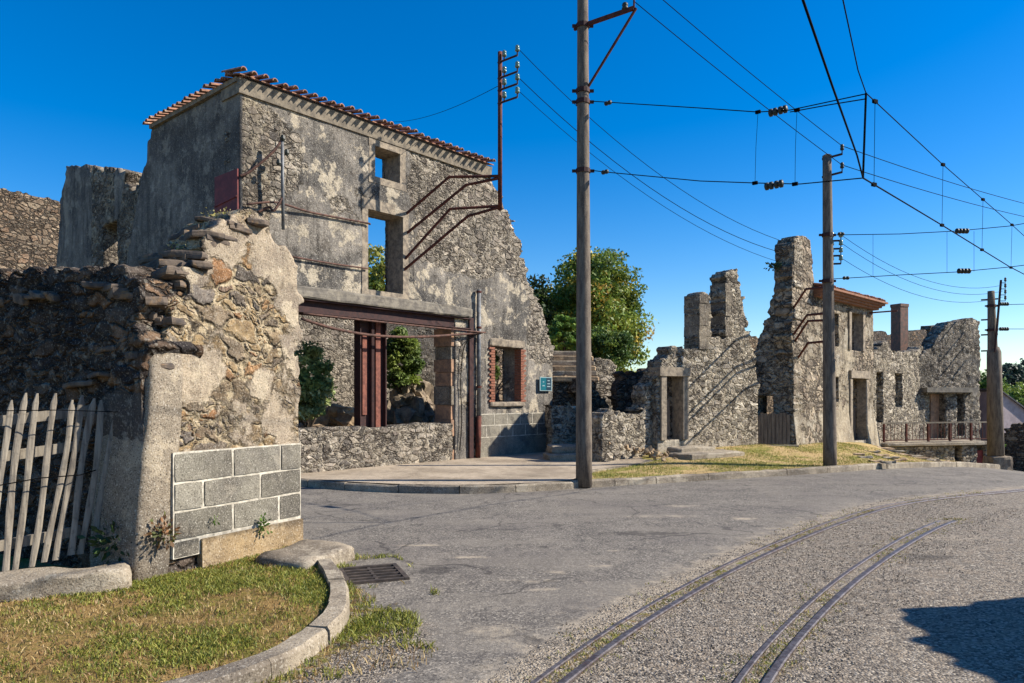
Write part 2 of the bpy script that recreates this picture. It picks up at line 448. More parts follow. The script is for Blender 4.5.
M['tilered'] = mat_simple('red_terracotta', (150, 96, 70), (112, 84, 68), 6, 0.9, 0.4, 0.006, spot=(196, 168, 132), spotamt=0.4, spotscale=14)
M['cove'] = mat_simple('mortar_cove', (142, 130, 112), (104, 96, 85), 8, 0.92, 0.5, 0.008, spot=(80, 74, 66), spotamt=0.5)
M['sign'] = mat_simple('teal_enamel', (28, 108, 118), (30, 84, 98), 30, 0.3, 0.0, 0.001, spec=0.5)
M['signwhite'] = mat_simple('white_enamel', (150, 172, 174), (130, 152, 156), 30, 0.35, 0.0, 0.001, spec=0.5)
M['signdark'] = mat_simple('dark_enamel', (30, 52, 66), (36, 60, 76), 30, 0.35, 0.0, 0.001, spec=0.5)
M['reddoor'] = mat_simple('faded_red_paint', (136, 58, 50), (104, 46, 42), 8, 0.8, 0.2, 0.003, spot=(70, 40, 38))
M['renderpink'] = mat_simple('pinkish_render', (176, 160, 158), (150, 136, 136), 3, 0.9, 0.2, 0.004)
M['slate'] = mat_simple('grey_slate', (84, 82, 86), (64, 62, 66), 8, 0.7, 0.3, 0.004)
M['grateiron'] = mat_simple('cast_iron', (92, 82, 74), (64, 58, 54), 10, 0.7, 0.3, 0.003, 0.3)
M['bark'] = mat_simple('bark', (84, 70, 56), (56, 48, 40), 6, 0.95, 0.8, 0.02, stretch=(4, 4, 0.6))
M['leaf'] = mat_leaf('leaf', 0.3)
M['grass'] = mat_leaf('grass_blade', 0.25)
M['rock'] = mat_simple('loose_stone', (150, 134, 112), (104, 92, 80), 5, 0.93, 0.7, 0.012, spot=(70, 62, 56), spotamt=0.5)
M['rockwarm'] = mat_simple('tan_loose_stone', (176, 152, 120), (130, 108, 84), 5, 0.93, 0.7, 0.012, spot=(84, 72, 60), spotamt=0.5)

def mat_bricks():
    m, t = newmat('red_brick')
    c, r, g, b, a = t.attr('stone')
    col = t.ramp(r, [(0, lin(150, 84, 58)), (0.5, lin(176, 104, 72)), (1, lin(122, 70, 54))])
    n = t.noise(30, 4, 0.6)
    col = t.mix(t.step(g, 0.2, 0.5), lin(150, 136, 116), t.mix(t.step(n, 0.4, 0.7), col, t.mix(1.0, col, (0.6, 0.55, 0.55, 1), 'MULTIPLY')))
    t.out(col, 0.92, t.bump(n, 0.5, 0.006), spec=0.15)
    return m
M['brick'] = mat_simple('red_brick', (150, 96, 74), (112, 74, 60), 14, 0.92, 0.5, 0.008, spot=(150, 128, 104), spotamt=0.5)

def mat_road():
    m, t = newmat('asphalt_and_gravel')
    c, gravel, sand, moss, dark = t.attr('stone')
    co = t.coord()
    n1 = t.noise(1.6, 6, 0.7, co); n2 = t.noise(7, 5, 0.65, co); n3 = t.noise(90, 3, 0.7, co); n4 = t.noise(0.5, 4, 0.6, co)
    v = t.voro(72, co, 'F1', 'Color')
    sp = t.n('ShaderNodeSeparateColor'); t.link(v, sp.inputs[0])
    asp = t.mix(t.step(n1, 0.35, 0.68), lin(94, 89, 83), lin(124, 117, 107))
    asp = t.mix(t.math('MULTIPLY', sp.outputs[0], 0.9), asp, t.ramp(sp.outputs[1], [(0, lin(46, 43, 41)), (0.5, lin(106, 100, 92)), (1, lin(176, 166, 150))]))
    asp = t.mix(t.math('MULTIPLY', t.step(t.noise(5.5, 8, 0.75, co), 0.53, 0.66), 0.5), asp, lin(150, 140, 125))
    asp = t.mix(t.math('MULTIPLY', t.step(t.noise(3.3, 8, 0.75, t.coord((1.7, 0.8, 1))), 0.54, 0.64), 0.6), asp, lin(66, 62, 60))
    asp = t.mix(t.math('MULTIPLY', t.step(t.noise(0.8, 3, 0.5, t.coord((0.6, 1.6, 1))), 0.52, 0.56), 0.35), asp, lin(132, 124, 112))
    asp = t.mix(t.math('MULTIPLY', t.step(n4, 0.45, 0.65), 0.35), asp, lin(96, 90, 86))
    v2 = t.voro(58, co, 'F1', 'Color'); d2 = t.voro(58, co, 'F1', 'Distance')
    sp2 = t.n('ShaderNodeSeparateColor'); t.link(v2, sp2.inputs[0])
    gr = t.ramp(sp2.outputs[0], [(0, lin(60, 55, 51)), (0.35, lin(106, 98, 88)), (0.7, lin(134, 124, 110)), (1, lin(176, 165, 148))])
    gr = t.mix(t.step(n2, 0.4, 0.7), gr, t.mix(0.5, gr, lin(150, 134, 114)))
    sa = t.mix(n2, lin(200, 186, 162), lin(160, 146, 124))
    sa = t.mix(t.math('MULTIPLY', sp.outputs[0], 0.5), sa, lin(138, 124, 108))
    wob = t.math('MULTIPLY', t.math('SUBTRACT', t.noise(3.2, 6, 0.7, co), 0.5), 0.9)
    fg = t.step(t.math('ADD', gravel, wob), 0.4, 0.62)
    fs = t.step(t.math('ADD', sand, t.math('MULTIPLY', t.math('SUBTRACT', t.noise(5, 9, 0.8, co), 0.5), 1.5)), 0.4, 0.85)
    col = t.mix(t.math('MULTIPLY', t.step(t.math('ADD', dark, t.math('MULTIPLY', t.math('SUBTRACT', n2, 0.5), 1.2)), 0.4, 0.75), 0.6), t.mix(fg, asp, gr), lin(48, 45, 44))
    fm = t.step(t.math('ADD', moss, t.math('MULTIPLY', t.math('SUBTRACT', t.noise(8, 5, 0.7, co), 0.5), 1.7)), 0.5, 0.72)
    col = t.mix(t.math('MULTIPLY', fs, 0.85), col, sa)
    mc = t.mix(t.step(n2, 0.35, 0.6), lin(120, 92, 62), lin(112, 112, 54))
    col = t.mix(fm, col, mc)
    # cracks and tar seams in the asphalt
    vmw = t.n('ShaderNodeVectorMath', operation='MULTIPLY_ADD'); nzw = t.n('ShaderNodeTexNoise'); nzw.inputs['Scale'].default_value = 1.1; nzw.inputs['Detail'].default_value = 8; t.link(co, nzw.inputs['Vector']); t.link(nzw.outputs['Color'], vmw.inputs[0]); vmw.inputs[1].default_value = (1.4, 1.4, 0); t.link(co, vmw.inputs[2])
    cr = t.voro(0.5, vmw.outputs[0], 'DISTANCE_TO_EDGE')
    crd = t.math('ADD', cr, t.math('MULTIPLY', t.math('SUBTRACT', n2, 0.5), 0.02))
    ck = t.math('MULTIPLY', t.math('SUBTRACT', 1.0, t.step(crd, 0.0, 0.012)), t.math('SUBTRACT', 1.0, fg))
    col = t.mix(t.math('MULTIPLY', ck, t.math('MULTIPLY', t.step(n4, 0.42, 0.55), 0.65)), col, lin(46, 43, 42))
    h = t.math('ADD', t.math('MULTIPLY', t.math('SUBTRACT', 0.5, d2), fg), t.math('MULTIPLY', n3, 0.5))
    t.out(col, 0.92, t.bump(h, 0.9, 0.012), spec=0.2)
    return m
M['road'] = mat_road()

def mat_turf(name, green, straw, soil, gs=(0.45, 0.6)):
    m, t = newmat(name)
    co = t.coord()
    n1 = t.noise(1.3, 6, 0.7, co); n2 = t.noise(14, 5, 0.7, co); n3 = t.noise(70, 3, 0.7, co)
    col = t.mix(t.step(t.math('ADD', n1, t.math('MULTIPLY', t.math('SUBTRACT', n2, 0.5), 0.5)), *gs), lin(*straw), lin(*green))
    col = t.mix(t.math('MULTIPLY', t.step(n2, 0.5, 0.7), 0.6), col, lin(*soil))
    col = t.mix(t.math('MULTIPLY', t.step(n3, 0.45, 0.75), 0.4), col, t.mix(1.0, col, (0.45, 0.45, 0.4, 1), 'MULTIPLY'))
    t.out(col, 0.95, t.bump(t.math('ADD', n2, n3), 0.9, 0.02), spec=0.1)
    return m
M['verge'] = mat_turf('dry_turf', (116, 110, 52), (150, 122, 76), (126, 84, 58))
M['bank'] = mat_turf('bank_turf', (134, 132, 66), (186, 160, 112), (164, 128, 90), gs=(0.46, 0.6))
M['soil'] = mat_turf('rough_ground', (98, 100, 52), (140, 122, 84), (104, 84, 62))
M['pavement'] = mat_masonry('pavement_concrete', [(178, 162, 140)] * 2, (178, 162, 140), (178, 162, 140), (154, 139, 119), pale=(196, 180, 156), solid=True, stain=0.3, lichen=0.08, fine=90, streak=0.2, stain_col=(84, 76, 68), speck=0.2, bumpd=0.012, flake=0.25)

# ------------------------------------------------------------------ ground levels
def zroad(x):
    x = np.asarray(x, float)
    a = -0.0075 * np.clip(x - 6.5, 0, 9) ** 2
    return a - 0.135 * np.clip(x - 15.5, 0, 8)

KERB = catmull([(-5.6, 14.3), (-3.92, 13.62), (-3.0, 13.1), (-1.95, 12.72), (-0.73, 12.62), (0.3, 12.9), (1.30, 13.4), (2.87, 14.15), (5.18, 15.25), (7.05, 16.15), (9.4, 17.8), (12.4, 20.3), (15.5, 23.2)], 6)

def kerb_y(x):
    return np.interp(x, KERB[:, 0], KERB[:, 1])

def zbank(x, y):
    x = np.asarray(x, float); y = np.asarray(y, float)
    d = np.clip(y - kerb_y(x), 0, 50)
    rise = 0.10 + 0.27 * sstep(0.3, 4.5, d) * sstep(2.0, 4.5, x)
    hi = rise - 0.12 * sstep(8.5, 11.5, x)
    lo = zroad(x) + 0.05
    f = sstep(9.9, 12.3, x - 0.35 * (y - 21)) * sstep(8.0, 9.5, x)
    z = hi * (1 - f) + lo * f
    return np.maximum(z, lo) + 0.03 * (fbm(x * 0.8, y * 0.8, 5) - 0.5) * sstep(0.2, 1.5, d)

def loft(name, A, B, n, zf, mat, lift=0.0, power=1.0, kind='structure', attr=None):
    A = np.asarray(A, float)[:, :2]; B = np.asarray(B, float)[:, :2]
    s = (np.linspace(0, 1, n + 1) ** power)[:, None, None]
    XY = A[None] * (1 - s) + B[None] * s
    X, Y = XY[..., 0], XY[..., 1]
    Z = zf(X, Y) + lift
    V = np.stack([X, Y, Z], -1).reshape(-1, 3)
    m = A.shape[0]
    i, j = np.meshgrid(np.arange(n), np.arange(m - 1), indexing='ij')
    a = i * m + j
    q = np.stack([a, a + 1, a + m + 1, a + m], -1).reshape(-1, 4)
    nrm = np.cross(V[q[0, 1]] - V[q[0, 0]], V[q[0, 3]] - V[q[0, 0]])
    if nrm[2] < 0: q = q[:, ::-1].copy()
    o = mk(name, V, q, mat, smooth=True, attr=None if attr is None else attr(V[:, 0], V[:, 1]))
    tag(o, kind=kind)
    return o

def gridsheet(name, xs, ys, zf, mat, attr=None):
    X, Y = np.meshgrid(xs, ys)
    V = np.stack([X, Y, zf(X, Y)], -1).reshape(-1, 3)
    nx, ny = len(xs), len(ys)
    i, j = np.meshgrid(np.arange(ny - 1), np.arange(nx - 1), indexing='ij')
    a = i * nx + j
    q = np.stack([a, a + 1, a + nx + 1, a + nx], -1).reshape(-1, 4)
    o = mk(name, V, q, mat, smooth=True, attr=None if attr is None else attr(X.ravel(), Y.ravel()))
    tag(o, kind='structure')
    return o

# tram rails: centre line of the outer rail pair
RAIL1 = catmull([(-4.2, -6.0), (-2.55, -1.5), (-0.95, 1.9), (0.22, 4.23), (1.22, 5.85), (2.66, 7.78), (4.6, 10.0), (6.25, 11.5), (9.4, 13.5), (13.5, 16.6), (19, 21.5), (26, 28)], 14)
def offset_path(p, o):
    d = np.gradient(p, axis=0); d /= np.linalg.norm(d, axis=1)[:, None]
    return p + np.stack([d[:, 1], -d[:, 0]], -1) * o
RAIL2 = offset_path(RAIL1, 1.02)

def signed_dist(x, y, path):
    """signed distance to a polyline, positive on its right-hand side"""
    x = np.asarray(x, float); y = np.asarray(y, float)
    best = np.full(x.shape, 1e9); sg = np.zeros(x.shape)
    for i in range(len(path) - 1):
        ax, ay = path[i]; bx, by = path[i + 1]
        dx, dy = bx - ax, by - ay
        L = dx * dx + dy * dy
        t = np.clip(((x - ax) * dx + (y - ay) * dy) / L, 0, 1)
        ex, ey = x - (ax + t * dx), y - (ay + t * dy)
        d2 = ex * ex + ey * ey
        s_ = dx * (y - ay) - dy * (x - ax)
        u = d2 < best
        best = np.where(u, d2, best); sg = np.where(u, -np.sign(s_), sg)
    return np.sqrt(best) * sg

VKERB = catmull([(-2.12, 7.62), (-1.80, 7.15), (-1.50, 6.45), (-1.30, 5.85), (-1.21, 5.28), (-1.25, 4.75), (-1.41, 4.27), (-1.70, 3.90), (-2.3, 3.4), (-3.3, 2.8), (-5.5, 1.8)], 8)

def road_attr(x, y):
    d1 = signed_dist(x, y, RAIL1); d2 = signed_dist(x, y, RAIL2)
    gravel = sstep(-0.75, 0.05, d1) - 0.45 * sstep(0.3, 1.6, d2) * sstep(8.5, 13, y)
    # gravelly strip along the left verge and bottom-left corner
    dv = np.abs(signed_dist(x, y, VKERB))
    gravel = np.maximum(gravel, sstep(0.0, 1.0, 1.15 - dv * 1.0 - np.clip(y - 5.3, 0, 3) * 1.6) * (y < 7))
    sand = sstep(-1.3, -0.1, d1) * (1 - sstep(-0.1, 0.15, d1)) * 0.62
    sand = np.maximum(sand, 0.62 * np.exp(-((x + 0.1) / 0.45) ** 2 - ((y - 5.15) / 0.35) ** 2))
    sand = np.maximum(sand, 0.55 * np.exp(-((x - 0.55) / 0.5) ** 2 - ((y - 4.45) / 0.3) ** 2))
    sand = np.maximum(sand, 0.55 * np.exp(-((x - 0.2) / 0.9) ** 2 - ((y - 6.6) / 0.14) ** 2))
    sand = np.maximum(sand, 0.62 * np.exp(-((x - 2.3) / 0.7) ** 2 - ((y - 10.2) / 0.25) ** 2))
    sand = np.maximum(sand, 0.58 * np.exp(-((x - 5.2) / 0.8) ** 2 - ((y - 8.6) / 0.35) ** 2))
    moss = np.exp(-((d1) / 0.17) ** 2) * 0.54 * (1 - sstep(9, 13, y))
    moss = np.maximum(moss, np.exp(-((d2 - 0.04) / 0.15) ** 2) * 0.48 * (1 - sstep(7.5, 10, y)))
    moss = np.maximum(moss, np.exp(-(dv / 0.28) ** 2) * 0.66 * (y < 8.5))
    moss = np.maximum(moss, 0.75 * np.exp(-((x + 1.05) / 0.42) ** 2 - ((y - 5.3) / 0.75) ** 2))
    for (cx_, cy_, rx_, ry_) in ((0.42, 6.93, .22, .14), (-0.43, 7.58, .3, .12), (0.28, 6.3, .2, .12), (0.53, 5.27, .22, .12), (0.88, 7.18, .2, .12), (-1.07, 8.2, .5, .1), (1.17, 7.9, .22, .1), (1.86, 10.2, .5, .2), (2.6, 11.2, .5, .16), (3.2, 10.0, .35, .2)):
        sand = np.maximum(sand, (0.45 + 0.5 * fbm(x * 4, y * 9, 88)) * np.exp(-((x - cx_) / rx_) ** 2 - ((y - cy_) / ry_) ** 2))
    dark = 0 * x
    for (cx_, cy_, rx_, ry_) in ((-1.9, 9.9, .32, .13), (-1.25, 9.5, .16, .1), (0.35, 8.1, .12, .12), (-0.75, 7.0, .3, .3), (-0.2, 9.2, .5, .1), (4.3, 7.6, .5, .25), (-2.6, 11.3, .5, .2), (1.6, 8.9, .9, .25)):
        dark = np.maximum(dark, 0.75 * np.exp(-((x - cx_) / rx_) ** 2 - ((y - cy_) / ry_) ** 2))
    return np.stack([np.clip(gravel, 0, 1), sand, moss, dark], -1)

xs = np.concatenate([np.arange(-9, -3, 0.25), np.arange(-3, 8, 0.07), np.arange(8, 32, 0.3)])
ys = np.concatenate([np.arange(-7, 3.5, 0.25), np.arange(3.5, 9.5, 0.07), np.arange(9.5, 17, 0.12), np.arange(17, 46, 0.4)])
gridsheet('road', xs, ys, lambda x, y: zroad(x) + 0.018 * (fbm(x * 0.7, y * 0.7, 3) - 0.5), M['road'], road_attr)
gx = np.concatenate([-np.geomspace(900, 10, 24), np.arange(-9, 34, 1.0), np.geomspace(34, 900, 24)])
gy = np.concatenate([-np.geomspace(900, 8, 20), np.arange(-7, 48, 1.0), np.geomspace(48, 900, 24)])
gridsheet('ground', gx, gy, lambda x, y: zroad(x) - 0.06, M['soil'])

KB = np.array([(-19, 34)] + [(-19 + 37 * i / (len(KERB) - 2), 34) for i in range(len(KERB) - 1)], float)
KIN = offset_path(KERB, -0.03)
loft('grass_bank', KIN, KB, 70, zbank, M['bank'], lift=0.0, power=1.6)

def sweep(name, path, prof, zf, mat, parent=None, noise=0.0, smooth=False, closed=True):
    """prof: [(offset to the right of travel, z)] swept along a ground path"""
    path = np.asarray(path, float)
    d = np.gradient(path, axis=0); d /= np.linalg.norm(d, axis=1)[:, None]
    nr = np.stack([d[:, 1], -d[:, 0]], -1)
    V = []
    for o, z in prof:
        q = path + nr * o
        V.append(np.concatenate([q, (zf(path[:, 0], path[:, 1]) + z)[:, None]], 1))
    V = np.stack(V, 1)
    n, k = V.shape[:2]
    V = V.reshape(-1, 3)
    if noise:
        V[:, 2] += noise * (fbm(V[:, 0] * 5, V[:, 1] * 5, 9) - 0.5)
        V[:, 0] += noise * (fbm(V[:, 0] * 4 + 31, V[:, 1] * 4, 12) - 0.5)
    f = []
    kk = k if closed else k - 1
    for i in range(n - 1):
        for j in range(kk):
            f.append((i * k + j, (i + 1) * k + j, (i + 1) * k + (j + 1) % k, i * k + (j + 1) % k))
    if closed:
        f.append(tuple(range(k))); f.append(tuple((n - 1) * k + j for j in range(k - 1, -1, -1)))
    return mk(name, V, f, mat, parent, smooth=smooth)

def kerb_stones(path, prof, zf, length, noise):
    path = np.asarray(path, float)
    L = np.concatenate([[0], np.cumsum(np.linalg.norm(np.diff(path, axis=0), axis=1))])
    p, k = 0.0, 0
    while p < L[-1] - 0.2:
        q = min(p + length * random.uniform(0.8, 1.25), L[-1])
        ss = np.linspace(p, q - 0.014, 7)
        seg_ = np.stack([np.interp(ss, L, path[:, 0]), np.interp(ss, L, path[:, 1])], -1)
        dz_ = random.uniform(-0.012, 0.008); do_ = random.uniform(-0.01, 0.01)
        tag(sweep('kerb', seg_, [(o_ + do_, z_ + dz_) for o_, z_ in prof], zf, M['slab'], noise=noise), kind='structure')
        p = q; k += 1
kpath = catmull(KERB[::3], 6)
kerb_stones(kpath, [(0.02, -0.2), (0.0, 0.110), (-0.02, 0.135), (-0.14, 0.135), (-0.16, -0.2)], lambda x, y: zroad(x), 1.1, 0.035)
kerb_stones(VKERB, [(-0.02, -0.2), (0.0, 0.10), (0.02, 0.125), (0.145, 0.13), (0.16, -0.2)], lambda x, y: 0 * x, 0.75, 0.03)
V, fs = rough_box((-2.02, 7.2, 0.06), (0.30, -0.14, 0), (0.14, 0.42, 0), (0, 0, 0.1), 6, 0.03, 4)
o = mk('kerb', V, fs, M['slab'], smooth=True); tag(o, kind='structure')

# left verge
VB = np.stack([np.full(len(VKERB), -9.0), np.linspace(10.5, -0.5, len(VKERB))], -1)
zv = lambda x, y: 0.085 + 0.05 * (fbm(x * 1.5, y * 1.5, 21) - 0.5) + 0 * x
loft('grass_verge', offset_path(VKERB, 0.10), VB, 60, zv, M['verge'])

# pavement in front of the big ruin
F0 = np.array((-5.07, 13.64)); FD = np.array((0.651, 0.759)); FN = np.array((0.759, -0.651))   # corner, direction, outward normal
pv = offset_path(KERB, -0.10)
pv = pv[(pv[:, 0] > -5.3) & (pv[:, 0] < 1.25)]
pv = np.vstack([pv, [(1.35, 14.1), (1.72, 15.3), (2.97, 16.7), (4.1, 17.75)]])
pb = [F0 + FD * t - FN * 0.2 for t in np.linspace(0.0, 9.6, len(pv) - 4)] + [(1.9, 19.6), (2.6, 19.5), (3.4, 19.2), (4.3, 18.6)]
o = loft('pavement', pv, np.array(pb), 24, lambda x, y: 0.142 + 0.16 * sstep(2.0, 4.4, x) * sstep(15.5, 18.5, y) + 0.012 * (fbm(x, y, 8) - 0.5), M['pavement'])
PAVPOLY = [tuple(a) for a in pv] + [tuple(a) for a in pb[::-1]]
o = sweep('kerb', catmull(np.vstack([[(1.30, 13.75)], pv[-4:]]), 6), [(0.03, -0.15), (0.03, 0.15), (-0.06, 0.15), (-0.06, -0.15)], lambda x, y: 0.16 * sstep(2.0, 4.4, x) * sstep(15.5, 18.5, y), M['slab'], noise=0.02)
tag(o, kind='structure')

# ------------------------------------------------------------------ masonry walls
def onplane(P0, D, px, py):
    k = (px - CX) / F
    t = (k * P0[1] - P0[0]) / (D[0] - k * D[1])
    d = P0[1] + D[1] * t
    return t, EYE + (HY - py) / F * d

def unit(a, b):
    a = np.array(a, float); b = np.array(b, float)
    return (b - a) / np.linalg.norm(b - a)

def stones(u, z, sw, sh, seed):
    """masonry of mixed sizes: some big stones are broken into small ones; joints wander"""
    u = np.asarray(u, float); z = np.asarray(z, float)
    w1 = (fbm(u * 2.6 / sw * 0.3, z * 2.6 / sw * 0.3, seed + 90) - 0.5) * 1.3 * sh
    w2 = (fbm(u * 3.1 / sw * 0.3, z * 3.1 / sw * 0.3, seed + 91) - 0.5) * 1.1 * sh
    a = stones1(u + w1, z + w2, sw, sh, seed)
    b = stones1(u + w1 + 7.3, z + w2 + 3.1, sw * 0.55, sh * 0.58, seed + 50)
    m = a[0] > 0.52
    f = np.where(m, np.minimum(a[2], b[2] * 0.6), a[2])
    return (np.where(m, b[0], a[0] / 0.52), np.where(m, b[1], a[1]), f,
            np.where(m, b[3] - 7.3, a[3]) - w1, np.where(m, b[4] - 3.1, a[4]) - w2)

def stones1(u, z, sw, sh, seed):
    """jittered running-bond cells -> id hash, F2-F1, centre"""
    u = np.asarray(u, float) / sw; z = np.asarray(z, float) / sh
    asp = sw / sh
    r0 = np.floor(z).astype(np.int64)
    b1 = np.full(u.shape, 1e9); b2 = b1.copy()
    cu = np.zeros(u.shape); cz = np.zeros(u.shape); idh = np.zeros(u.shape); idg = np.zeros(u.shape)
    for dr in (-1, 0, 1):
        r = r0 + dr
        off = hash2(r, r * 0 + 3, seed)
        c0 = np.floor(u - off).astype(np.int64)
        for dc in (-1, 0, 1):
            c = c0 + dc
            px = c + 0.5 + off + (hash2(c, r, seed + 1) - 0.5) * 0.75
            pz = r + 0.5 + (hash2(c, r, seed + 2) - 0.5) * 0.6
            du, dz = np.abs(u - px) * asp * 0.8, np.abs(z - pz)
            dd = (du ** 2.6 + dz ** 2.6) ** (1 / 2.6)
            n1 = dd < b1
            b2 = np.where(n1, b1, np.minimum(b2, dd))
            cu = np.where(n1, px, cu); cz = np.where(n1, pz, cz)
            idh = np.where(n1, hash2(c, r, seed + 5), idh); idg = np.where(n1, hash2(c, r, seed + 6), idg)
            b1 = np.where(n1, dd, b1)
    return idh, idg, (b2 - b1), cu * sw, cz * sh

def masonry(name, P0, D, outline, thick, mat, parent=None, holes=(), cell=0.05, stone=(0.32, 0.17), jag=1.0, relief=0.035,
            plaster=None, seed=1, smooth=False, bow=0.0, recenter=False, side_pl=0.0, batter=0.0):
    P0 = np.array(P0, float); D = np.array(D, float)
    N = np.array((D[1], -D[0]))
    ol = np.array(outline)
    u0, u1 = ol[:, 0].min() - 0.12, ol[:, 0].max() + 0.12
    z0, z1 = ol[:, 1].min(), ol[:, 1].max() + 0.12
    def lines(a, b, brk):
        pts = sorted(set([a, b] + [x for x in brk if a < x < b]))
        out = []
        for p, q in zip(pts[:-1], pts[1:]):
            n = max(1, int(round((q - p) / cell)))
            out += list(np.linspace(p, q, n + 1)[:-1])
        return np.array(out + [pts[-1]])
    us = lines(u0, u1, [v for h in holes for v in (h[0], h[1])])
    zs = lines(z0, z1, [v for h in holes for v in (h[2], h[3])])
    nu, nz = len(us), len(zs)
    uc, zc = np.meshgrid((us[:-1] + us[1:]) / 2, (zs[:-1] + zs[1:]) / 2)
    _, _, _, cu, cz = stones(uc, zc, stone[0], stone[1], seed)
    jg = jag(uc, zc) if callable(jag) else np.full(uc.shape, float(jag))
    wob = 0.07 * (fbm(uc * 3, zc * 3, seed + 40) - 0.5)
    tu = uc * (1 - jg) + cu * jg + wob * jg
    tz = zc * (1 - jg) + cz * jg + wob * jg
    low = zc < z0 + 0.3
    keep = np.where(low, inpoly(uc, zc, outline), inpoly(tu, tz, outline))
    for h in holes:
        keep &= ~((uc > h[0]) & (uc < h[1]) & (zc > h[2]) & (zc < h[3]))
    U, Z = np.meshgrid(us, zs)
    idh, idg, f21, _, _ = stones(U, Z, stone[0], stone[1], seed)
    joint = sstep(0.015, 0.17, f21)
    pl = plaster(U, Z) if callable(plaster) else np.full(U.shape, float(plaster or 0.0))
    pl = np.clip(pl, 0, 1)
    plh = sstep(0.40, 0.55, pl + (fbm(U * 4.5, Z * 4.5, seed + 3) - 0.5) * 0.5)
    relief = relief * 0.62
    h = relief * ((joint - 0.7) * 0.75 + (idg - 0.5) * 0.75) + relief * 0.9 * (fbm(U * 7, Z * 7, seed + 9) - 0.5)
    h = h * (1 - plh) + plh * (relief * 0.25 + 1.0 * relief * (fbm(U * 2.5, Z * 2.5, seed + 8) - 0.5))
    h = h + bow * (fbm(U * 0.5, Z * 0.5, seed + 11) - 0.5) + batter * np.clip(1.2 - Z, 0, 2)
    idx = np.arange(nu * nz).reshape(nz, nu)
    kz, ku = np.nonzero(keep)
    a = idx[kz, ku]; b = idx[kz, ku + 1]; c = idx[kz + 1, ku + 1]; d = idx[kz + 1, ku]
    front = np.stack([a, b, c, d], -1)
    pad = np.pad(keep, 1)
    E = []
    for (dz, du, e0, e1) in ((-1, 0, a, b), (0, 1, b, c), (1, 0, c, d), (0, -1, d, a)):
        nb = pad[kz + 1 + dz, ku + 1 + du]
        E.append(np.stack([e0[~nb], e1[~nb]], -1))
    E = np.concatenate(E)
    # smooth the ragged outline only (openings stay straight)
    uu, zz = U.ravel().copy(), Z.ravel().copy()
    fixed = np.zeros(nu * nz, bool)
    for hh in holes:
        e = 1e-4
        fixed |= ((np.abs(uu - hh[0]) < e) | (np.abs(uu - hh[1]) < e)) & (zz > hh[2] - e) & (zz < hh[3] + e)
        fixed |= ((np.abs(zz - hh[2]) < e) | (np.abs(zz - hh[3]) < e)) & (uu > hh[0] - e) & (uu < hh[1] + e)
    for it in range(2):
        su = np.zeros_like(uu); sz = np.zeros_like(uu); cnt = np.zeros_like(uu)
        for p, q in ((0, 1), (1, 0)):
            np.add.at(su, E[:, p], uu[E[:, q]]); np.add.at(sz, E[:, p], zz[E[:, q]]); np.add.at(cnt, E[:, p], 1)
        m_ = (cnt > 0) & ~fixed
        uu[m_] = 0.62 * uu[m_] + 0.38 * su[m_] / cnt[m_]; zz[m_] = 0.62 * zz[m_] + 0.38 * sz[m_] / cnt[m_]
    hf = h.ravel()
    def world(u_, z_, w_):
        return np.stack([P0[0] + D[0] * u_ + N[0] * w_, P0[1] + D[1] * u_ + N[1] * w_, z_], -1)
    Vf = world(uu, zz, hf)
    hb = relief * (idg.ravel() - 0.5 + joint.ravel() * 0.6)
    Vb = world(uu, zz, -thick - hb)
    A = np.stack([idh.ravel(), joint.ravel(), pl.ravel(), idg.ravel()], -1)
    Ab = A.copy(); Ab[:, 2] = 0
    n = nu * nz
    back = front[:, ::-1] + n
    nl = max(1, int(round(thick / (cell * 1.8))))
    bv = np.unique(E)
    lay = {0: None}
    Vs, As = [], []
    pos = np.full(n, -1); pos[bv] = np.arange(len(bv))
    cu_, cz_ = uc, zc
    for k in range(1, nl):
        w = k / nl
        wv = hf[bv] * (1 - w) + (-thick - hb[bv]) * w
        sid = np.floor(w * thick / 0.28 + hash2(np.floor(zz[bv] / stone[1]), np.floor(uu[bv] / stone[1]), seed + 77) * 0.9)
        rn = hash2(sid, np.floor(zz[bv] / stone[1]) * 31 + np.floor(uu[bv] / (stone[1] * 1.5)), seed + 70)
        fx = fixed[bv]
        ju = np.where(fx, 0.012, relief * 1.0) * (rn - 0.5)
        jz = np.where(fx, 0.012, relief * 1.0) * (hash2(sid, np.floor(uu[bv] / 0.2) + 9, seed + 71) - 0.5)
        Vs.append(world(uu[bv] + ju, zz[bv] + jz, wv))
        As.append(np.stack([rn, 0.35 + 0.65 * (hash2(np.arange(len(bv)), k, seed) > 0.25), np.where(fx, side_pl, 0.0), rn], -1))
    Vall = np.concatenate([Vf, Vb] + Vs); Aall = np.concatenate([A, Ab] + As)
    sides = []
    m = len(bv)
    for k in range(nl):
        i0 = E[:, 0] if k == 0 else 2 * n + (k - 1) * m + pos[E[:, 0]]
        i1 = E[:, 1] if k == 0 else 2 * n + (k - 1) * m + pos[E[:, 1]]
        j0 = E[:, 0] + n if k == nl - 1 else 2 * n + k * m + pos[E[:, 0]]
        j1 = E[:, 1] + n if k == nl - 1 else 2 * n + k * m + pos[E[:, 1]]
        sides.append(np.stack([i1, i0, j0, j1], -1))
    Q = np.concatenate([front, back] + sides)
    used = np.unique(Q)
    remap = np.full(len(Vall), -1); remap[used] = np.arange(len(used))
    return mk(name, Vall[used], remap[Q], mat, parent, attr=Aall[used], smooth=smooth, recenter=recenter)

def pxoutline(P0, D, pts, zb=None):
    out = []
    for p in pts:
        t, z = onplane(P0, D, p[0], p[1])
        if p[1] > 445 and zb is not None: z = zb
        out.append((t, z))
    return out

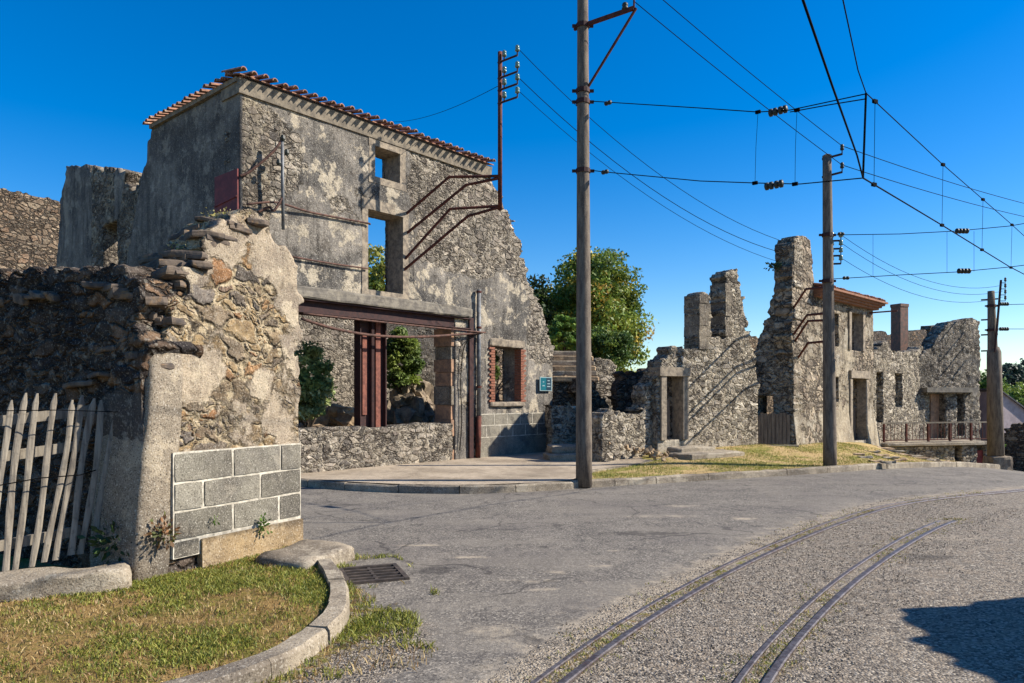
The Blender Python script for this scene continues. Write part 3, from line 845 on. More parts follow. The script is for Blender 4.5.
def pxhole(P0, D, x0, x1, y0, y1, ref=None):
    """opening: left px, right px, top py, bottom py (read at the left edge unless ref given)"""
    t0, zt = onplane(P0, D, x0 if ref is None else ref, y0); t1, _ = onplane(P0, D, x1, y0)
    _, zb = onplane(P0, D, x0 if ref is None else ref, y1)
    return (onplane(P0, D, x0, y0)[0], t1, zb, zt)

def plane_pt(P0, D, t, z, w=0.0):
    P0 = np.array(P0); D = np.array(D)
    return np.array((P0[0] + D[0] * t + D[1] * w, P0[1] + D[1] * t - D[0] * w, z))

def strip_lines(mb, P0, D, segs, width, w0, w1):
    """raised pointing: segments ((t,z),(t,z)) on a wall plane, between offsets w0..w1"""
    for (a, b) in segs:
        a3 = plane_pt(P0, D, *a, (w0 + w1) / 2); b3 = plane_pt(P0, D, *b, (w0 + w1) / 2)
        n3 = np.array((D[1], -D[0], 0.0))
        d = b3 - a3; L = np.linalg.norm(d); d /= L
        s_ = np.cross(n3, d)
        mb.box((a3 + b3) / 2, d * L / 2, s_ * width / 2, n3 * (w1 - w0) / 2)

# ================================================================== THE NEAR RUIN (left foreground)
NC = np.array((-3.16, 6.30)); ND = np.array((0.46, 0.888)); LD = np.array((0.888, -0.46))
near = thing('ruined_wall', 'pale broken stone corner wall with a panel of white pointed cement blocks', 'ruined wall', (-3.0, 7.0, 0.1))
def near_pl(u, z):
    # smoother render on the corner pier, high under the broken top and down the right edge; flush stones between
    n = fbm(u * 2.2, z * 2.2, 3)
    p = 0.41 + 0.17 * sstep(2.5, 2.9, z + 0.5 * (n - 0.5)) + 0.5 * sstep(0.36, 0.2, u) * sstep(2.2, 1.9, z)
    p = p + 0.8 * sstep(0.9, 0.75, z) + 0.06 * sstep(1.4, 1.6, u) + 0.55 * np.exp(-((u - 0.55) / 0.35) ** 2 - ((z - 1.9) / 0.2) ** 2)
    return p + (n - 0.5) * 0.8
nout = pxoutline(NC, ND, [(143, 600), (150, 500), (157, 420), (160, 356), (166, 349), (172, 318), (179, 292), (196, 266), (214, 240), (228, 219), (240, 211), (252, 210), (259, 215), (266, 224),
                         (272, 231), (278, 240), (287, 250), (294, 258), (298, 272), (299, 400), (298, 600)], zb=-0.2)
masonry('street_face', NC, ND, nout, 0.5, M['near'], near, cell=0.022, stone=(0.40, 0.19), relief=0.035, plaster=near_pl, seed=11, smooth=True, bow=0.03,
        jag=lambda u, z: sstep(1.95, 2.2, z) * 0.85 * sstep(1.3, 0.9, u) + 0.4 * sstep(1.5, 1.7, z) * sstep(1.2, 1.4, u))
L0 = NC - LD * 3.4
def px2(P0, D, pts): return [onplane(P0, D, *p) for p in pts]
lout = [(0.0, -0.2), (0.0, 2.75)] + px2(L0, LD, [(-30, 272), (5, 274), (30, 271), (55, 273), (85, 266), (110, 263), (122, 260), (130, 268), (136, 290), (143, 320), (150, 350)]) + [(3.38, 2.0), (3.40, -0.2)]
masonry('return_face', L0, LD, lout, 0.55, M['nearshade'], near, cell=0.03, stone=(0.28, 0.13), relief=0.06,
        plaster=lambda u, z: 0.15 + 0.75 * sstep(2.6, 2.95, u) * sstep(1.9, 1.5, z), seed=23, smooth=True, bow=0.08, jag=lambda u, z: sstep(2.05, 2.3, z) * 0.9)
# corner pier, slightly proud, leaning back
V, fs = rough_box((0, 0, 0), (1, 0, 0), (0, 1, 0), (0, 0, 1), 9, 0.0, 3)
def warp_pier(V):
    n3 = np.array((ND[1], -ND[0], 0)); d3 = np.array((*ND, 0)); out = []
    for x, y, z in V:
        zz = 1.02 + z * 1.09
        lean = 0.16 * sstep(0.1, 2.1, zz)
        p = np.array((*NC, 0)) + d3 * (0.06 + x * 0.18 + lean - 0.0) + n3 * (-0.30 + y * 0.335) + np.array((0, 0, zz))
        out.append(p)
    return np.array(out)
PV = warp_pier(V)
for a in range(3): PV[:, a] += 0.03 * (fbm(PV[:, (a + 1) % 3] * 5, PV[:, (a + 2) % 3] * 5 + PV[:, a] * 4, 60 + a) - 0.5)
mk('corner_pier', PV, fs, M['pier'], near, smooth=True, attr=np.tile((0.5, 1, 1, 0.5), (len(PV), 1)))
# broken wall core: flat slates stepping up to the apex and along the top of the return wall
mb = MB(); rq = np.random.default_rng(5)
def slate(c, l, w_, h_, sd, ang=0.0):
    a3 = np.array((*LD, 0)) * math.cos(ang) + np.array((*ND, 0)) * math.sin(ang); b3 = np.array((-a3[1], a3[0], 0))
    up = np.array((rq.normal() * .08, rq.normal() * .08, 1.0))
    V, fs = rough_box(c, a3 * l + np.array((0, 0, rq.normal() * .02)), b3 * w_, up * h_, 4, 0.03, sd); mb.add(V, fs)
diag = [(150, 350), (163, 318), (172, 290), (190, 262), (210, 238), (228, 219), (246, 213)]
for k in range(190):
    s_ = rq.uniform(0, len(diag) - 1.001); i_ = int(s_); f_ = s_ - i_
    px_ = diag[i_][0] * (1 - f_) + diag[i_ + 1][0] * f_; py_ = diag[i_][1] * (1 - f_) + diag[i_ + 1][1] * f_
    t_, z_ = onplane(NC, ND, px_, py_)
    w_ = -rq.uniform(0.08, 0.95)
    c = plane_pt(NC, ND, t_ + rq.uniform(-0.02, 0.16), z_ - rq.uniform(0.02, 0.14) - max(0, -w_ - 0.45) * 0.45, w_)
    slate(c, rq.uniform(.08, .2), rq.uniform(.07, .16), rq.uniform(.02, .045), 400 + k, rq.uniform(-.5, .5))
for k in range(60):
    t_ = rq.uniform(0.3, 3.3); _, z_ = onplane(L0, LD, 60, 270)
    c = plane_pt(L0, LD, t_, 2.66 + 0.05 * math.sin(t_ * 3) + rq.uniform(-.05, .03) - 0.1 * sstep(2.6, 3.3, t_), -rq.uniform(0.03, 0.5))
    slate(c, rq.uniform(.08, .2), rq.uniform(.07, .15), rq.uniform(.02, .05), 500 + k, rq.uniform(-.5, .5))
mb.build('broken_core', M['nearrock'], near)
# panel of cement blocks with white pointing (read off the wall plane)
pz = lambda px, py: onplane(NC, ND, px, py)
tA, zt = pz(169, 455); tB, zt2 = pz(297, 441); zt = (zt + zt2) / 2
_, zbot = pz(169, 542); _, zb2 = pz(302, 514); zbot = (zbot + zb2) / 2
rows = [zt, zt - (zt - zbot) * 0.345, zt - (zt - zbot) * 0.67, zbot]
panel = MB()
d3n = np.array((*ND, 0)); n3n = np.array((ND[1], -ND[0], 0))
panel.box(plane_pt(NC, ND, (tA + tB) / 2, (zt + zbot - 0.16) / 2, 0.0), d3n * (tB - tA) / 2, n3n * 0.054, (0, 0, (zt - zbot + 0.16) / 2))
bp = panel.build('block_panel', M['pointing'], near)
BV, BF, BA = [], [], []
for r_, fr in ((0, (0.0, 0.42, 0.81, 1.0)), (1, (0.0, 0.2, 0.64, 1.0)), (2, (0.0, 0.42, 0.80, 1.0)), (3, (0.0, 0.18))):
    for k, (f0, f1) in enumerate(zip(fr[:-1], fr[1:])):
        z1_ = rows[r_] - 0.011; z0_ = (rows[r_ + 1] if r_ < 3 else zbot - 0.16) + 0.011
        x0_, x1_ = tA + f0 * (tB - tA) + 0.012, tA + f1 * (tB - tA) - 0.012
        V, fs = rough_box(plane_pt(NC, ND, (x0_ + x1_) / 2, (z0_ + z1_) / 2, 0.03), d3n * (x1_ - x0_) / 2, n3n * (0.034 + random.uniform(-.004, .004)), (random.uniform(-.003, .003), 0, (z1_ - z0_) / 2), 9, 0.007, 600 + r_ * 7 + k, 0.22)
        BF += [tuple(i + len(BV) for i in f) for f in fs]; BV += [tuple(v) for v in V]
        BA += [(random.uniform(0, 1), 1, 1, 1)] * len(V)
mk('blocks', BV, BF, M['block'], bp, attr=np.array(BA))
ft = MB()
ft.box(plane_pt(NC, ND, (tA + 0.3 + tB) / 2, 0.13, 0.03), np.array((*ND, 0)) * (tB - tA - 0.28) / 2, np.array((ND[1], -ND[0], 0)) * 0.05, (0, 0, 0.22))
ft.build('footing', M['footing'], near)

# picket fence
fence = thing('picket_fence', 'grey weathered chestnut picket fence leaning beside the dark return wall', 'fence', (-4.0, 6.1, 0.15))
pk = [(-44, -24, 580, 5.72), (-27, -7, 577, 5.80), (-9, 9.7, 575, 5.88), (4, 25, 573, 5.95), (15.5, 39, 570, 6.02), (31, 57, 567, 6.09), (45.5, 72, 562, 6.16), (57, 83, 560, 6.22), (69.5, 94, 555, 6.28), (81.5, 102, 554, 6.34), (94, 117.5, 552, 6.40)]
for i, (xb, xt, yb, d) in enumerate(pk):
    a = P(xb, yb, d); b = P(xt, 396 + random.uniform(-4, 4), d + 0.10)
    mb = MB(); pts = []; n = 9; wv = random.uniform(-0.03, 0.03); ph = random.uniform(0, 6)
    for k in range(n + 1):
        s_ = k / n
        p = a * (1 - s_) + b * s_ + np.array((math.sin(ph + s_ * 5) * 0.012 + wv * s_ * (1 - s_) * 2, math.cos(ph + s_ * 4) * 0.006, 0))
        pts.append(p)
    w = random.uniform(0.021, 0.026)
    dx = np.array((0.75, 0.66, 0)); dy = np.array((0.66, -0.75, 0))
    for k in range(n):
        pass
    Vv, ff = [], []
    for k, p in enumerate(pts):
        ww = w * (1 + 0.12 * math.sin(k * 1.7 + i))
        if k == n: ww *= 0.35
        if k == n - 1: p = p * 0.5 + pts[n] * 0.5; ww *= 1.0
        for sx, sy in ((-1, -0.42), (-0.55, -0.75), (0.55, -0.75), (1, -0.42), (1, 0.42), (-1, 0.42)):
            Vv.append(p + dx * ww * sx + dy * (-1) * w * 0.6 * sy)
    for k in range(n):
        for j in range(6): ff.append((k * 6 + j, k * 6 + (j + 1) % 6, k * 6 + 6 + (j + 1) % 6, k * 6 + 6 + j))
    ff.append((5, 4, 3, 2, 1, 0)); ff.append(tuple(n * 6 + j for j in range(6)))
    mk('picket', Vv, ff, M['wood'], fence)
for (xa, ya, da, xb, yb, db) in ((-30, 424, 5.92, 86, 411, 6.40), (-30, 461, 5.88, 82, 445, 6.38), (-30, 552, 5.84, 78, 531, 6.36)):
    mb = MB(); a, b = P(xa, ya, da), P(xb, yb, db)
    mb.bar(a + (0, .04, 0), b + (0, .04, 0), 0.03, 0.085); mb.build('rail', M['wood'], fence)
mb = MB(); mb.tube([P(-10, 487, 5.85), P(40, 478, 6.03), P(80, 475, 6.25), P(96, 470, 6.35)], 0.005, 5); mb.build('binding_wire', M['wire'], fence)
mb = MB(); mb.tube([P(-10, 411, 5.85), P(60, 410, 6.05), P(118, 412, 6.42)], 0.004, 5); mb.build('binding_wire', M['wire'], fence)

# stone step under the fence
sl_ = [P(-25, 606, 5.75), P(2, 612, 5.28), P(52, 596, 5.6), P(141, 575, 6.13), P(128, 566, 6.45), P(60, 573, 6.2), P(0, 583, 5.95)]
V, fs = rough_box((-3.87, 5.80, 0.15), (0.66, 0.33, 0), (-0.09, 0.17, 0), (0, 0, 0.10), 8, 0.05, 8)
o = mk('stone_slab', V, fs, M['slab'], smooth=True, recenter=True); tag(o, 'long grey stone slab lying in the turf below the picket fence', 'stone slab')

# drain grate
gr = thing('drain_grate', 'rusty iron drain grate set in the road beside the curved kerb', 'drain grate', (-1.30, 6.80, 0.0))
gd = np.array((0.35, -0.937, 0)); ge = np.array((0.937, 0.35, 0)); gc = np.array((-1.30, 6.82, 0.012))
mb = MB()
for s_ in (-1, 1):
    mb.box(gc + ge * 0.26 * s_, gd * 0.31, ge * 0.022, (0, 0, 0.012)); mb.box(gc + gd * 0.285 * s_, ge * 0.235, gd * 0.025, (0, 0, 0.012))
mb.build('frame', M['grateiron'], gr)
for k in range(4):
    mb = MB(); mb.box(gc + gd * (-0.165 + k * 0.11) , ge * 0.234, gd * 0.017, (0, 0, 0.009)); mb.build('bar', M['grateiron'], gr)
mb = MB(); mb.box(gc - (0, 0, 0.002), gd * 0.259, ge * 0.014, (0, 0, 0.007)); mb.build('bar', M['grateiron'], gr)
mb = MB(); mb.box(gc - (0, 0, 0.006), gd * 0.258, ge * 0.233, (0, 0, 0.001)); mb.build('sump_shade_sheet', mat_simple('sump_shade_black', (20, 18, 16), (12, 11, 10), 8, 0.9, 0, 0.001), gr)  # thin black sheet below the bars, its colour stands in for the unlit drain

# ================================================================== THE BIG RUIN
house = thing('ruined_house', 'tall grey roofless two storey ruin with a tiled eave and shop opening', 'ruined house', (-2.0, 17.0, 0.1))
T = lambda px: onplane(F0, FD, px, 300)[0]
EAVE = 7.55
fz = lambda px, py: onplane(F0, FD, px, py)[1]
tR = T(552)
fout = [(0, -0.2), (0, EAVE), (T(488), EAVE)] + px2(F0, FD, [(494, 186), (505, 208), (514, 226), (522, 252), (528, 275), (536, 296), (543, 312), (549, 330), (553, 348)]) + [(tR, 2.6), (tR, -0.2)]
Hup = (T(374), T(400), fz(374, 177), fz(374, 145))
Hlow = (T(367), T(403), fz(367, 290), fz(367, 208))
Hbrk = (T(493), T(520), fz(505, 402), fz(505, 347))
OP0, OP1, OPZ = 0.7, T(455), 3.62
Hshop = (OP0, OP1, -0.3, OPZ)
def fac_pl(u, z):
    n = fbm(u * 0.7, z * 0.7, 5)
    p = 0.70 + 0.0 * u
    p = p - 0.75 * sstep(T(402), T(425), u) * sstep(4.3, 5.2, z)                       # bare stone upper right
    p = p - 0.6 * sstep(T(520), T(535), u) * sstep(2.4, 3.0, z)
    p = p - 0.55 * np.exp(-((u - 0.9) / 0.55) ** 2 - ((z - 6.2) / 0.8) ** 2)
    p = p + 0.35 * np.exp(-((u - T(502)) / 0.5) ** 2 - ((z - 4.4) / 0.7) ** 2) * 2
    p = p - 0.5 * np.exp(-((u - 0.35) / 0.3) ** 2 - ((z - 5.6) / 1.2) ** 2)
    return p + (n - 0.5) * 1.4
masonry('facade', F0, FD, fout, 0.62, M['facade'], house, holes=[Hup, Hlow, Hbrk, Hshop], cell=0.04, stone=(0.27, 0.13), relief=0.04,
        plaster=fac_pl, seed=31, bow=0.05, smooth=False, side_pl=0.6, jag=lambda u, z: sstep(T(480), T(492), u) * sstep(2.5, 3.0, z))
# side wall in shade, running away to the left
SD = np.array((0.759, -0.651)); SL = 10.6
S0 = F0 - SD * SL
s2 = lambda pts: px2(S0, SD, pts)
sout = [(0.35, -0.2)] + s2([(57, 262), (59, 215), (62, 190), (66, 166), (80, 165), (92, 168), (99, 167), (116, 171), (124, 173), (128, 184), (131, 193), (136, 193), (140, 182), (145, 166), (149, 150), (152, 133)]) + [(SL - 3.75, EAVE), (SL + 0.0, EAVE), (SL, -0.2)]
ds0, ds1 = onplane(S0, SD, 103, 240)[0], onplane(S0, SD, 117, 240)[0]
masonry('side_wall', S0, SD, sout, 0.6, M['side'], house, holes=[(ds0, ds1, 1.5, onplane(S0, SD, 103, 226)[1])], cell=0.06, stone=(0.4, 0.2), relief=0.035,
        plaster=lambda u, z: 0.95 - 1.2 * sstep(0.75, 0.1, np.abs(u - (SL - 5.5) + (z - 5) * -0.45)) * sstep(4.0, 5.0, z) - 0.7 * sstep(1.0, 0.5, np.abs(u - ds0)) * sstep(4.3, 4.8, z),
        seed=37, bow=0.05, jag=lambda u, z: sstep(SL - 3.3, SL - 3.6, u) * 0.9)
# the jamb of the opening, built of dressed blocks (behind the front skin)
mb = None
jz = 0.1
k = 0
while jz < OPZ - 0.34:
    hh = random.uniform(0.28, 0.46)
    hh = min(hh, OPZ - 0.26 - jz)
    ln = 0.28 if k % 2 else 0.31
    c = plane_pt(F0, FD, OP1 - 0.03, jz + hh / 2, -0.33)
    mb = MB(); mb.box(c, np.array((*FD, 0)) * 0.06 * (1 if k % 2 else 1.3), np.array((*FN, 0)) * ln, (0, random.uniform(-.004, .004), hh / 2 - 0.004))
    mb.build('jamb_block', M['quoinwarm'] if k % 3 != 1 else M['quoinrough'], house)
    jz += hh; k += 1
# steel lintel and cornice
mb = MB()
zb0, zb1 = 3.36, 3.63
for w in (0.03, -0.30):
    mb.box(plane_pt(F0, FD, (OP0 - 0.1 + T(469)) / 2, (zb0 + zb1) / 2, w - 0.06), np.array((*FD, 0)) * (T(469) - OP0 + 0.1) / 2, np.array((*FN, 0)) * 0.012, (0, 0, (zb1 - zb0) / 2))
    for z in (zb0 + 0.012, zb1 - 0.012):
        mb.box(plane_pt(F0, FD, (OP0 - 0.1 + T(469)) / 2, z, w - 0.005), np.array((*FD, 0)) * (T(469) - OP0 + 0.1) / 2, np.array((*FN, 0)) * 0.07, (0, 0, 0.0118))
mb.build('lintel_beam', M['darkrust'], house)
ca, cb = 0.3, T(470)
V, fs = rough_box(plane_pt(F0, FD, (ca + cb) / 2, 3.765, 0.0), np.array((*FD, 0)) * (cb - ca) / 2, np.array((*FN, 0)) * 0.15, (0, 0, 0.125), 16, 0.025, 44)
mk('cornice', V, fs, M['concrete'], house)
# steel posts in the opening
for (pa, pb) in ((361, 374), (374, 388)):
    tp = (T(pa) + T(pb)) / 2
    mb = MB(); cz = (1.0 + zb0) / 2; hz = (zb0 - 1.0) / 2
    dd = np.array((*FD, 0)); nn = np.array((*FN, 0))
    c = plane_pt(F0, FD, tp + 0.06, cz, -0.22)
    hw = (T(pb) - T(pa)) / 2 * 0.96
    for s_ in (-1, 1):
        mb.box(c + dd * hw * 0.93 * s_, dd * hw * 0.07, nn * 0.11, (0, 0, hz))
    mb.box(c, dd * hw * 0.86, nn * 0.012, (0, 0, hz))
    pobj = mb.build('steel_post', M['darkrust'], house)
    mb = MB(); mb.box(c + nn * 0.03, dd * hw * 0.34, nn * 0.017, (0, 0, hz - (0.28 if pa == 361 else 0.0)))
    mb.build('packing_strip', M['rustred'], pobj)
# low wall under the opening
wz = 1.03
masonry('low_wall', F0, FD, [(0.72, -0.2), (0.72, wz - 0.02), (2.2, wz), (3.5, wz - 0.03), (4.6, wz + 0.02), (OP1 - 0.1, wz), (OP1 - 0.1, -0.2)], 0.45, M['facade'], house, cell=0.035, stone=(0.26, 0.17), relief=0.05,
        plaster=0.1, seed=47, jag=0.0)
# brick jambs, lintel and sill of the little window
for (ta, sgn) in ((Hbrk[0], -1), (Hbrk[1], 1)):
    mb = MB(); z = Hbrk[2]
    i = 0
    while z < Hbrk[3] - 0.03:
        l_ = 0.14 if i % 2 else 0.21
        mb.box(plane_pt(F0, FD, ta + sgn * (l_ / 2 - 0.02), z + 0.032, -0.06), np.array((*FD, 0)) * l_ / 2, np.array((*FN, 0)) * 0.115, (0, 0, 0.028))
        z += 0.068; i += 1
    mb.build('brick_jamb', M['brick'], house)
V, fs = rough_box(plane_pt(F0, FD, (Hbrk[0] + Hbrk[1]) / 2, Hbrk[3] + 0.10, -0.03), np.array((*FD, 0)) * (Hbrk[1] - Hbrk[0] + 0.32) / 2, np.array((*FN, 0)) * 0.11, (0, 0, 0.10), 6, 0.02, 51)
mk('window_lintel', V, fs, M['quoin'], house)
V, fs = rough_box(plane_pt(F0, FD, (Hbrk[0] + Hbrk[1]) / 2, Hbrk[2] - 0.06, -0.03), np.array((*FD, 0)) * (Hbrk[1] - Hbrk[0] + 0.3) / 2, np.array((*FN, 0)) * 0.12, (0, 0, 0.06), 6, 0.02, 52)
mk('window_sill', V, fs, M['quoin'], house)
# dressed frames of the upper windows
for (h_, nm) in ((Hup, 'up'), (Hlow, 'low')):
    mb = MB(); d3 = np.array((*FD, 0)); n3 = np.array((*FN, 0))
    wj = 0.16
    for t_ in (h_[0] + 0.0, h_[1] - 0.0):
        s_ = -1 if t_ == h_[0] else 1
        mb.box(plane_pt(F0, FD, t_ + s_ * (wj / 2 - 0.015), (h_[2] + h_[3]) / 2, -0.24), d3 * wj / 2, n3 * 0.262, (0, 0, (h_[3] - h_[2]) / 2 + 0.0))
    mb.box(plane_pt(F0, FD, (h_[0] + h_[1]) / 2, h_[3] + 0.10, -0.24), d3 * ((h_[1] - h_[0]) / 2 + wj), n3 * 0.265, (0, 0, 0.115))
    mb.box(plane_pt(F0, FD, (h_[0] + h_[1]) / 2, h_[2] - 0.06, -0.24), d3 * ((h_[1] - h_[0]) / 2 + wj), n3 * 0.268, (0, 0, 0.075))
    mb.build('window_frame', M['quoin'], house)
# cement block plinth on the right
ta, tb = T(478), tR + 0.02
mb = MB(); zt_ = fz(478, 414)
mb.box(plane_pt(F0, FD, (ta + tb) / 2, zt_ / 2, 0.02), np.array((*FD, 0)) * (tb - ta) / 2, np.array((*FN, 0)) * 0.04, (0, 0, zt_ / 2))
pl_ = mb.build('block_plinth', M['plinth'], house)
mb = MB(); seg = [((ta, zt_ - 0.01), (tb, zt_ - 0.01)), ((ta, zt_ - 0.30), (tb, zt_ - 0.30)), ((ta, zt_ - 0.60), (tb, zt_ - 0.60))]
for rr in range(2):
    for i in range(7):
        t_ = ta + (0.25 if rr else 0.55) + i * 0.52
        if t_ < tb: seg.append(((t_, zt_ - 0.01 - rr * 0.30), (t_, zt_ - 0.30 - rr * 0.30)))
strip_lines(mb, F0, FD, seg, 0.02, 0.058, 0.066)
mb.build('pointing', M['pointing'], pl_)

def tile_run(name, A, D, L, N, z, mat, parent, pitch=0.195, over=0.22, back=0.42, rise=0.14, rad=0.085, rows=1):
    """run of half-round tiles along an eave: A corner, D along, N outward"""
    mb = MB(); n = int(L / pitch)
    rng = random.Random(int(L * 100))
    for i in range(n + 1):
        t_ = i * pitch
        jit = rng.uniform(-0.03, 0.03); zj = rng.uniform(-0.012, 0.02)
        for (off, up, r_) in ((0.0, 0.0, rad), ):
            a = np.array((*(A + D * t_ + N * (over + jit)), z + zj)); b = np.array((*(A + D * (t_ + rng.uniform(-.01, .01)) - N * back), z + rise + zj))
            m_ = 6; V = []
            for p, rr in ((a, r_), (b, r_ * 0.85)):
                for rr2 in (rr, rr - 0.016):
                    for k in range(m_ + 1):
                        an = math.pi * k / m_
                        V.append(p + np.array((*D, 0)) * math.cos(an) * rr2 + np.array((0, 0, 1)) * (math.sin(an) * rr2))
            q = m_ + 1; Fc = []
            for k in range(m_):
                Fc.append((k, k + 1, 2 * q + k + 1, 2 * q + k)); Fc.append((q + k + 1, q + k, 3 * q + k, 3 * q + k + 1))
                Fc.append((k + 1, k, q + k, q + k + 1)); Fc.append((2 * q + k, 2 * q + k + 1, 3 * q + k + 1, 3 * q + k))
            mb.add(V, Fc)
        # channel tile between
        a = A + D * (t_ + pitch / 2) + N * (over - 0.17); b = A + D * (t_ + pitch / 2) - N * back
        mb.box(np.array((*((a + b) / 2), z + rise / 2 - 0.005)), np.array((*D, 0)) * pitch * 0.42, np.array((*(a - b) / 2, -rise / 2)), (0, 0, 0.010))
    return mb.build(name, mat, parent)
tile_run('roof_tiles', F0 - FD * 0.1, FD, T(490) + 0.1, FN, EAVE + 0.10, M['tile'], house, over=0.30, rad=0.060, pitch=0.22)
mb = MB(); n3 = np.array((*FN, 0)); d3 = np.array((*FD, 0))
mb.add([plane_pt(F0, FD, t_, z_, w_) for t_ in (-0.05, T(490)) for (z_, w_) in ((EAVE - 0.22, 0.045), (EAVE + 0.05, 0.08), (EAVE + 0.055, -0.62), (EAVE - 0.22, -0.62))],
       [(0, 4, 5, 1), (1, 5, 6, 2), (2, 6, 7, 3), (3, 7, 4, 0), (0, 1, 2, 3), (7, 6, 5, 4)])
mb.build('eave_cove', M['cove'], house)
SN = np.array((-0.651, -0.759))
tile_run('roof_tiles', F0 - SD * 3.75, SD, 3.75, SN, EAVE + 0.08, M['tile'], house, over=0.2, rad=0.06, pitch=0.2)
mb = MB(); mb.box(np.array((*(F0 - SD * 1.87 - SN * 0.25), EAVE + 0.04)), np.array((*SD, 0)) * 1.85, np.array((*SN, 0)) * 0.33, (0, 0, 0.045)); mb.build('eave_cove', M['cove'], house)
# maroon plate on the side wall
t1, z1 = onplane(S0, SD, 217, 178); t2, z2 = onplane(S0, SD, 237.5, 212)
mb = MB(); mb.box(plane_pt(S0, SD, (t1 + SL - 0.02) / 2, (z1 + z2) / 2, 0.03), np.array((*SD, 0)) * (SL - 0.02 - t1) / 2, np.array((*SN, 0)) * 0.02, (0, 0, (z1 - z2) / 2))
mb.bar(plane_pt(S0, SD, t1, z2 + 0.22, 0.058), plane_pt(S0, SD, SL - 0.03, z2 + 0.28, 0.058), 0.02, 0.03)
o = mb.build('metal_plate', M['maroon'], None, recenter=True); tag(o, 'maroon painted metal plate fixed high on the shaded side wall by the corner', 'metal plate')
# drainpipe
dp = thing('drainpipe', 'grey metal drainpipe with a rusty foot running down the wall beside the shop opening', 'drainpipe', plane_pt(F0, FD, T(475), 0.15, 0.1))
mb = MB(); mb.tube([plane_pt(F0, FD, T(476), fz(476, 290), 0.10), plane_pt(F0, FD, T(476), 1.2, 0.10)], 0.055, 10); mb.build('pipe', M['pipe'], dp, smooth=True)
mb = MB(); mb.tube([plane_pt(F0, FD, T(476), 1.2, 0.10), plane_pt(F0, FD, T(475), 0.14, 0.10)], 0.068, 10); mb.build('foot', M['rust'], dp, smooth=True)
for zz_ in (1.9, 3.4, 4.3):
    mb = MB(); mb.tube([plane_pt(F0, FD, T(476), zz_, 0.10), plane_pt(F0, FD, T(476), zz_ + 0.05, 0.10)], 0.07, 10); mb.build('collar', M['rust'], dp)
mb = MB(); mb.box(plane_pt(F0, FD, T(469.5), 1.9, 0.055), d3 * 0.07, n3 * 0.02, (0, 0, 1.75)); o = mb.build('iron_strip', M['darkrust'], None, recenter=True); tag(o, 'dark rusty iron strip upright on the wall between shop opening and drainpipe', 'iron strip')

# street sign
sg = thing('wall_sign', 'small teal enamel sign with a white border low on the facade', 'wall sign', plane_pt(F0, FD, T(543), 2.0, 0.06))
a_, b_ = onplane(F0, FD, 537.5, 377), onplane(F0, FD, 549.5, 391)
cs = plane_pt(F0, FD, (a_[0] + b_[0]) / 2, (a_[1] + b_[1]) / 2, 0.075); hw, hh = (b_[0] - a_[0]) / 2, (a_[1] - b_[1]) / 2
mb = MB(); mb.box(cs, d3 * hw, n3 * 0.012, (0, 0, hh)); mb.build('border', M['signwhite'], sg)
mb = MB(); mb.box(cs + n3 * 0.012 - d3 * hw * 0.42, d3 * hw * 0.46, n3 * 0.004, (0, 0, hh * 0.9)); mb.build('plate', M['sign'], sg)
mb = MB(); mb.box(cs + n3 * 0.012 + d3 * hw * 0.47, d3 * hw * 0.41, n3 * 0.004, (0, 0, hh * 0.9)); mb.build('plate', M['signdark'], sg)
mb = MB()
for kx, kz, w_ in ((-0.42, -0.25, 0.2), (-0.45, 0.3, 0.12), (0.45, 0.05, 0.24), (0.45, -0.35, 0.28), (0.42, 0.5, 0.18)):
    mb.box(cs + n3 * 0.0165 + d3 * hw * kx + np.array((0, 0, hh * kz)), d3 * hw * w_, n3 * 0.0015, (0, 0, hh * 0.07))
mb.build('legend', M['signwhite'], sg)

# cables along the facade and the sagging ones under the lintel
def cable(name, pts, r, mat, label, cat='cable', n=6):
    mb = MB(); mb.tube(pts, r, n); o = mb.build(name, mat, None, smooth=True, recenter=True)
    tag(o, label, cat); return o
fp = lambda px, py, w: plane_pt(F0, FD, *onplane(F0, FD, px, py), w)
cable('facade_cable', catmull([fp(245, 205, 0.06), fp(272, 204, 0.16), fp(310, 213, 0.06), fp(362, 223, 0.07), fp(367, 225, 0.1)], 4), 0.022, M['cablebrown'], 'dark cable clipped across the facade left of the lower window, the upper of two')
cable('facade_cable', catmull([fp(290, 257, 0.06), fp(330, 264, 0.07), fp(366, 269, 0.07)], 4), 0.02, M['cablebrown'], 'dark cable clipped across the facade left of the lower window, the lower of two')
cable('sagging_cable', catmull([fp(298, 319, 0.12), fp(330, 329, 0.14), fp(372, 336, 0.14), fp(420, 337, 0.14), fp(478, 333, 0.14)], 5), 0.032, M['cablebrown'], 'thick brown cable sagging across the top of the shop opening')
cable('taut_cable', catmull([fp(298, 314, 0.18), fp(390, 324, 0.18), fp(480, 333, 0.18)], 5), 0.022, M['cablebrown'], 'thin brown cable running straight just under the rusty lintel')
cable('hanging_cable', catmull([fp(476, 333, 0.15), fp(462, 345, 0.1), fp(459, 380, 0.06), fp(460, 420, 0.06), fp(458, 450, 0.06)], 5), 0.012, M['wire'], 'thin dark cable hanging down the pier left of the drainpipe')

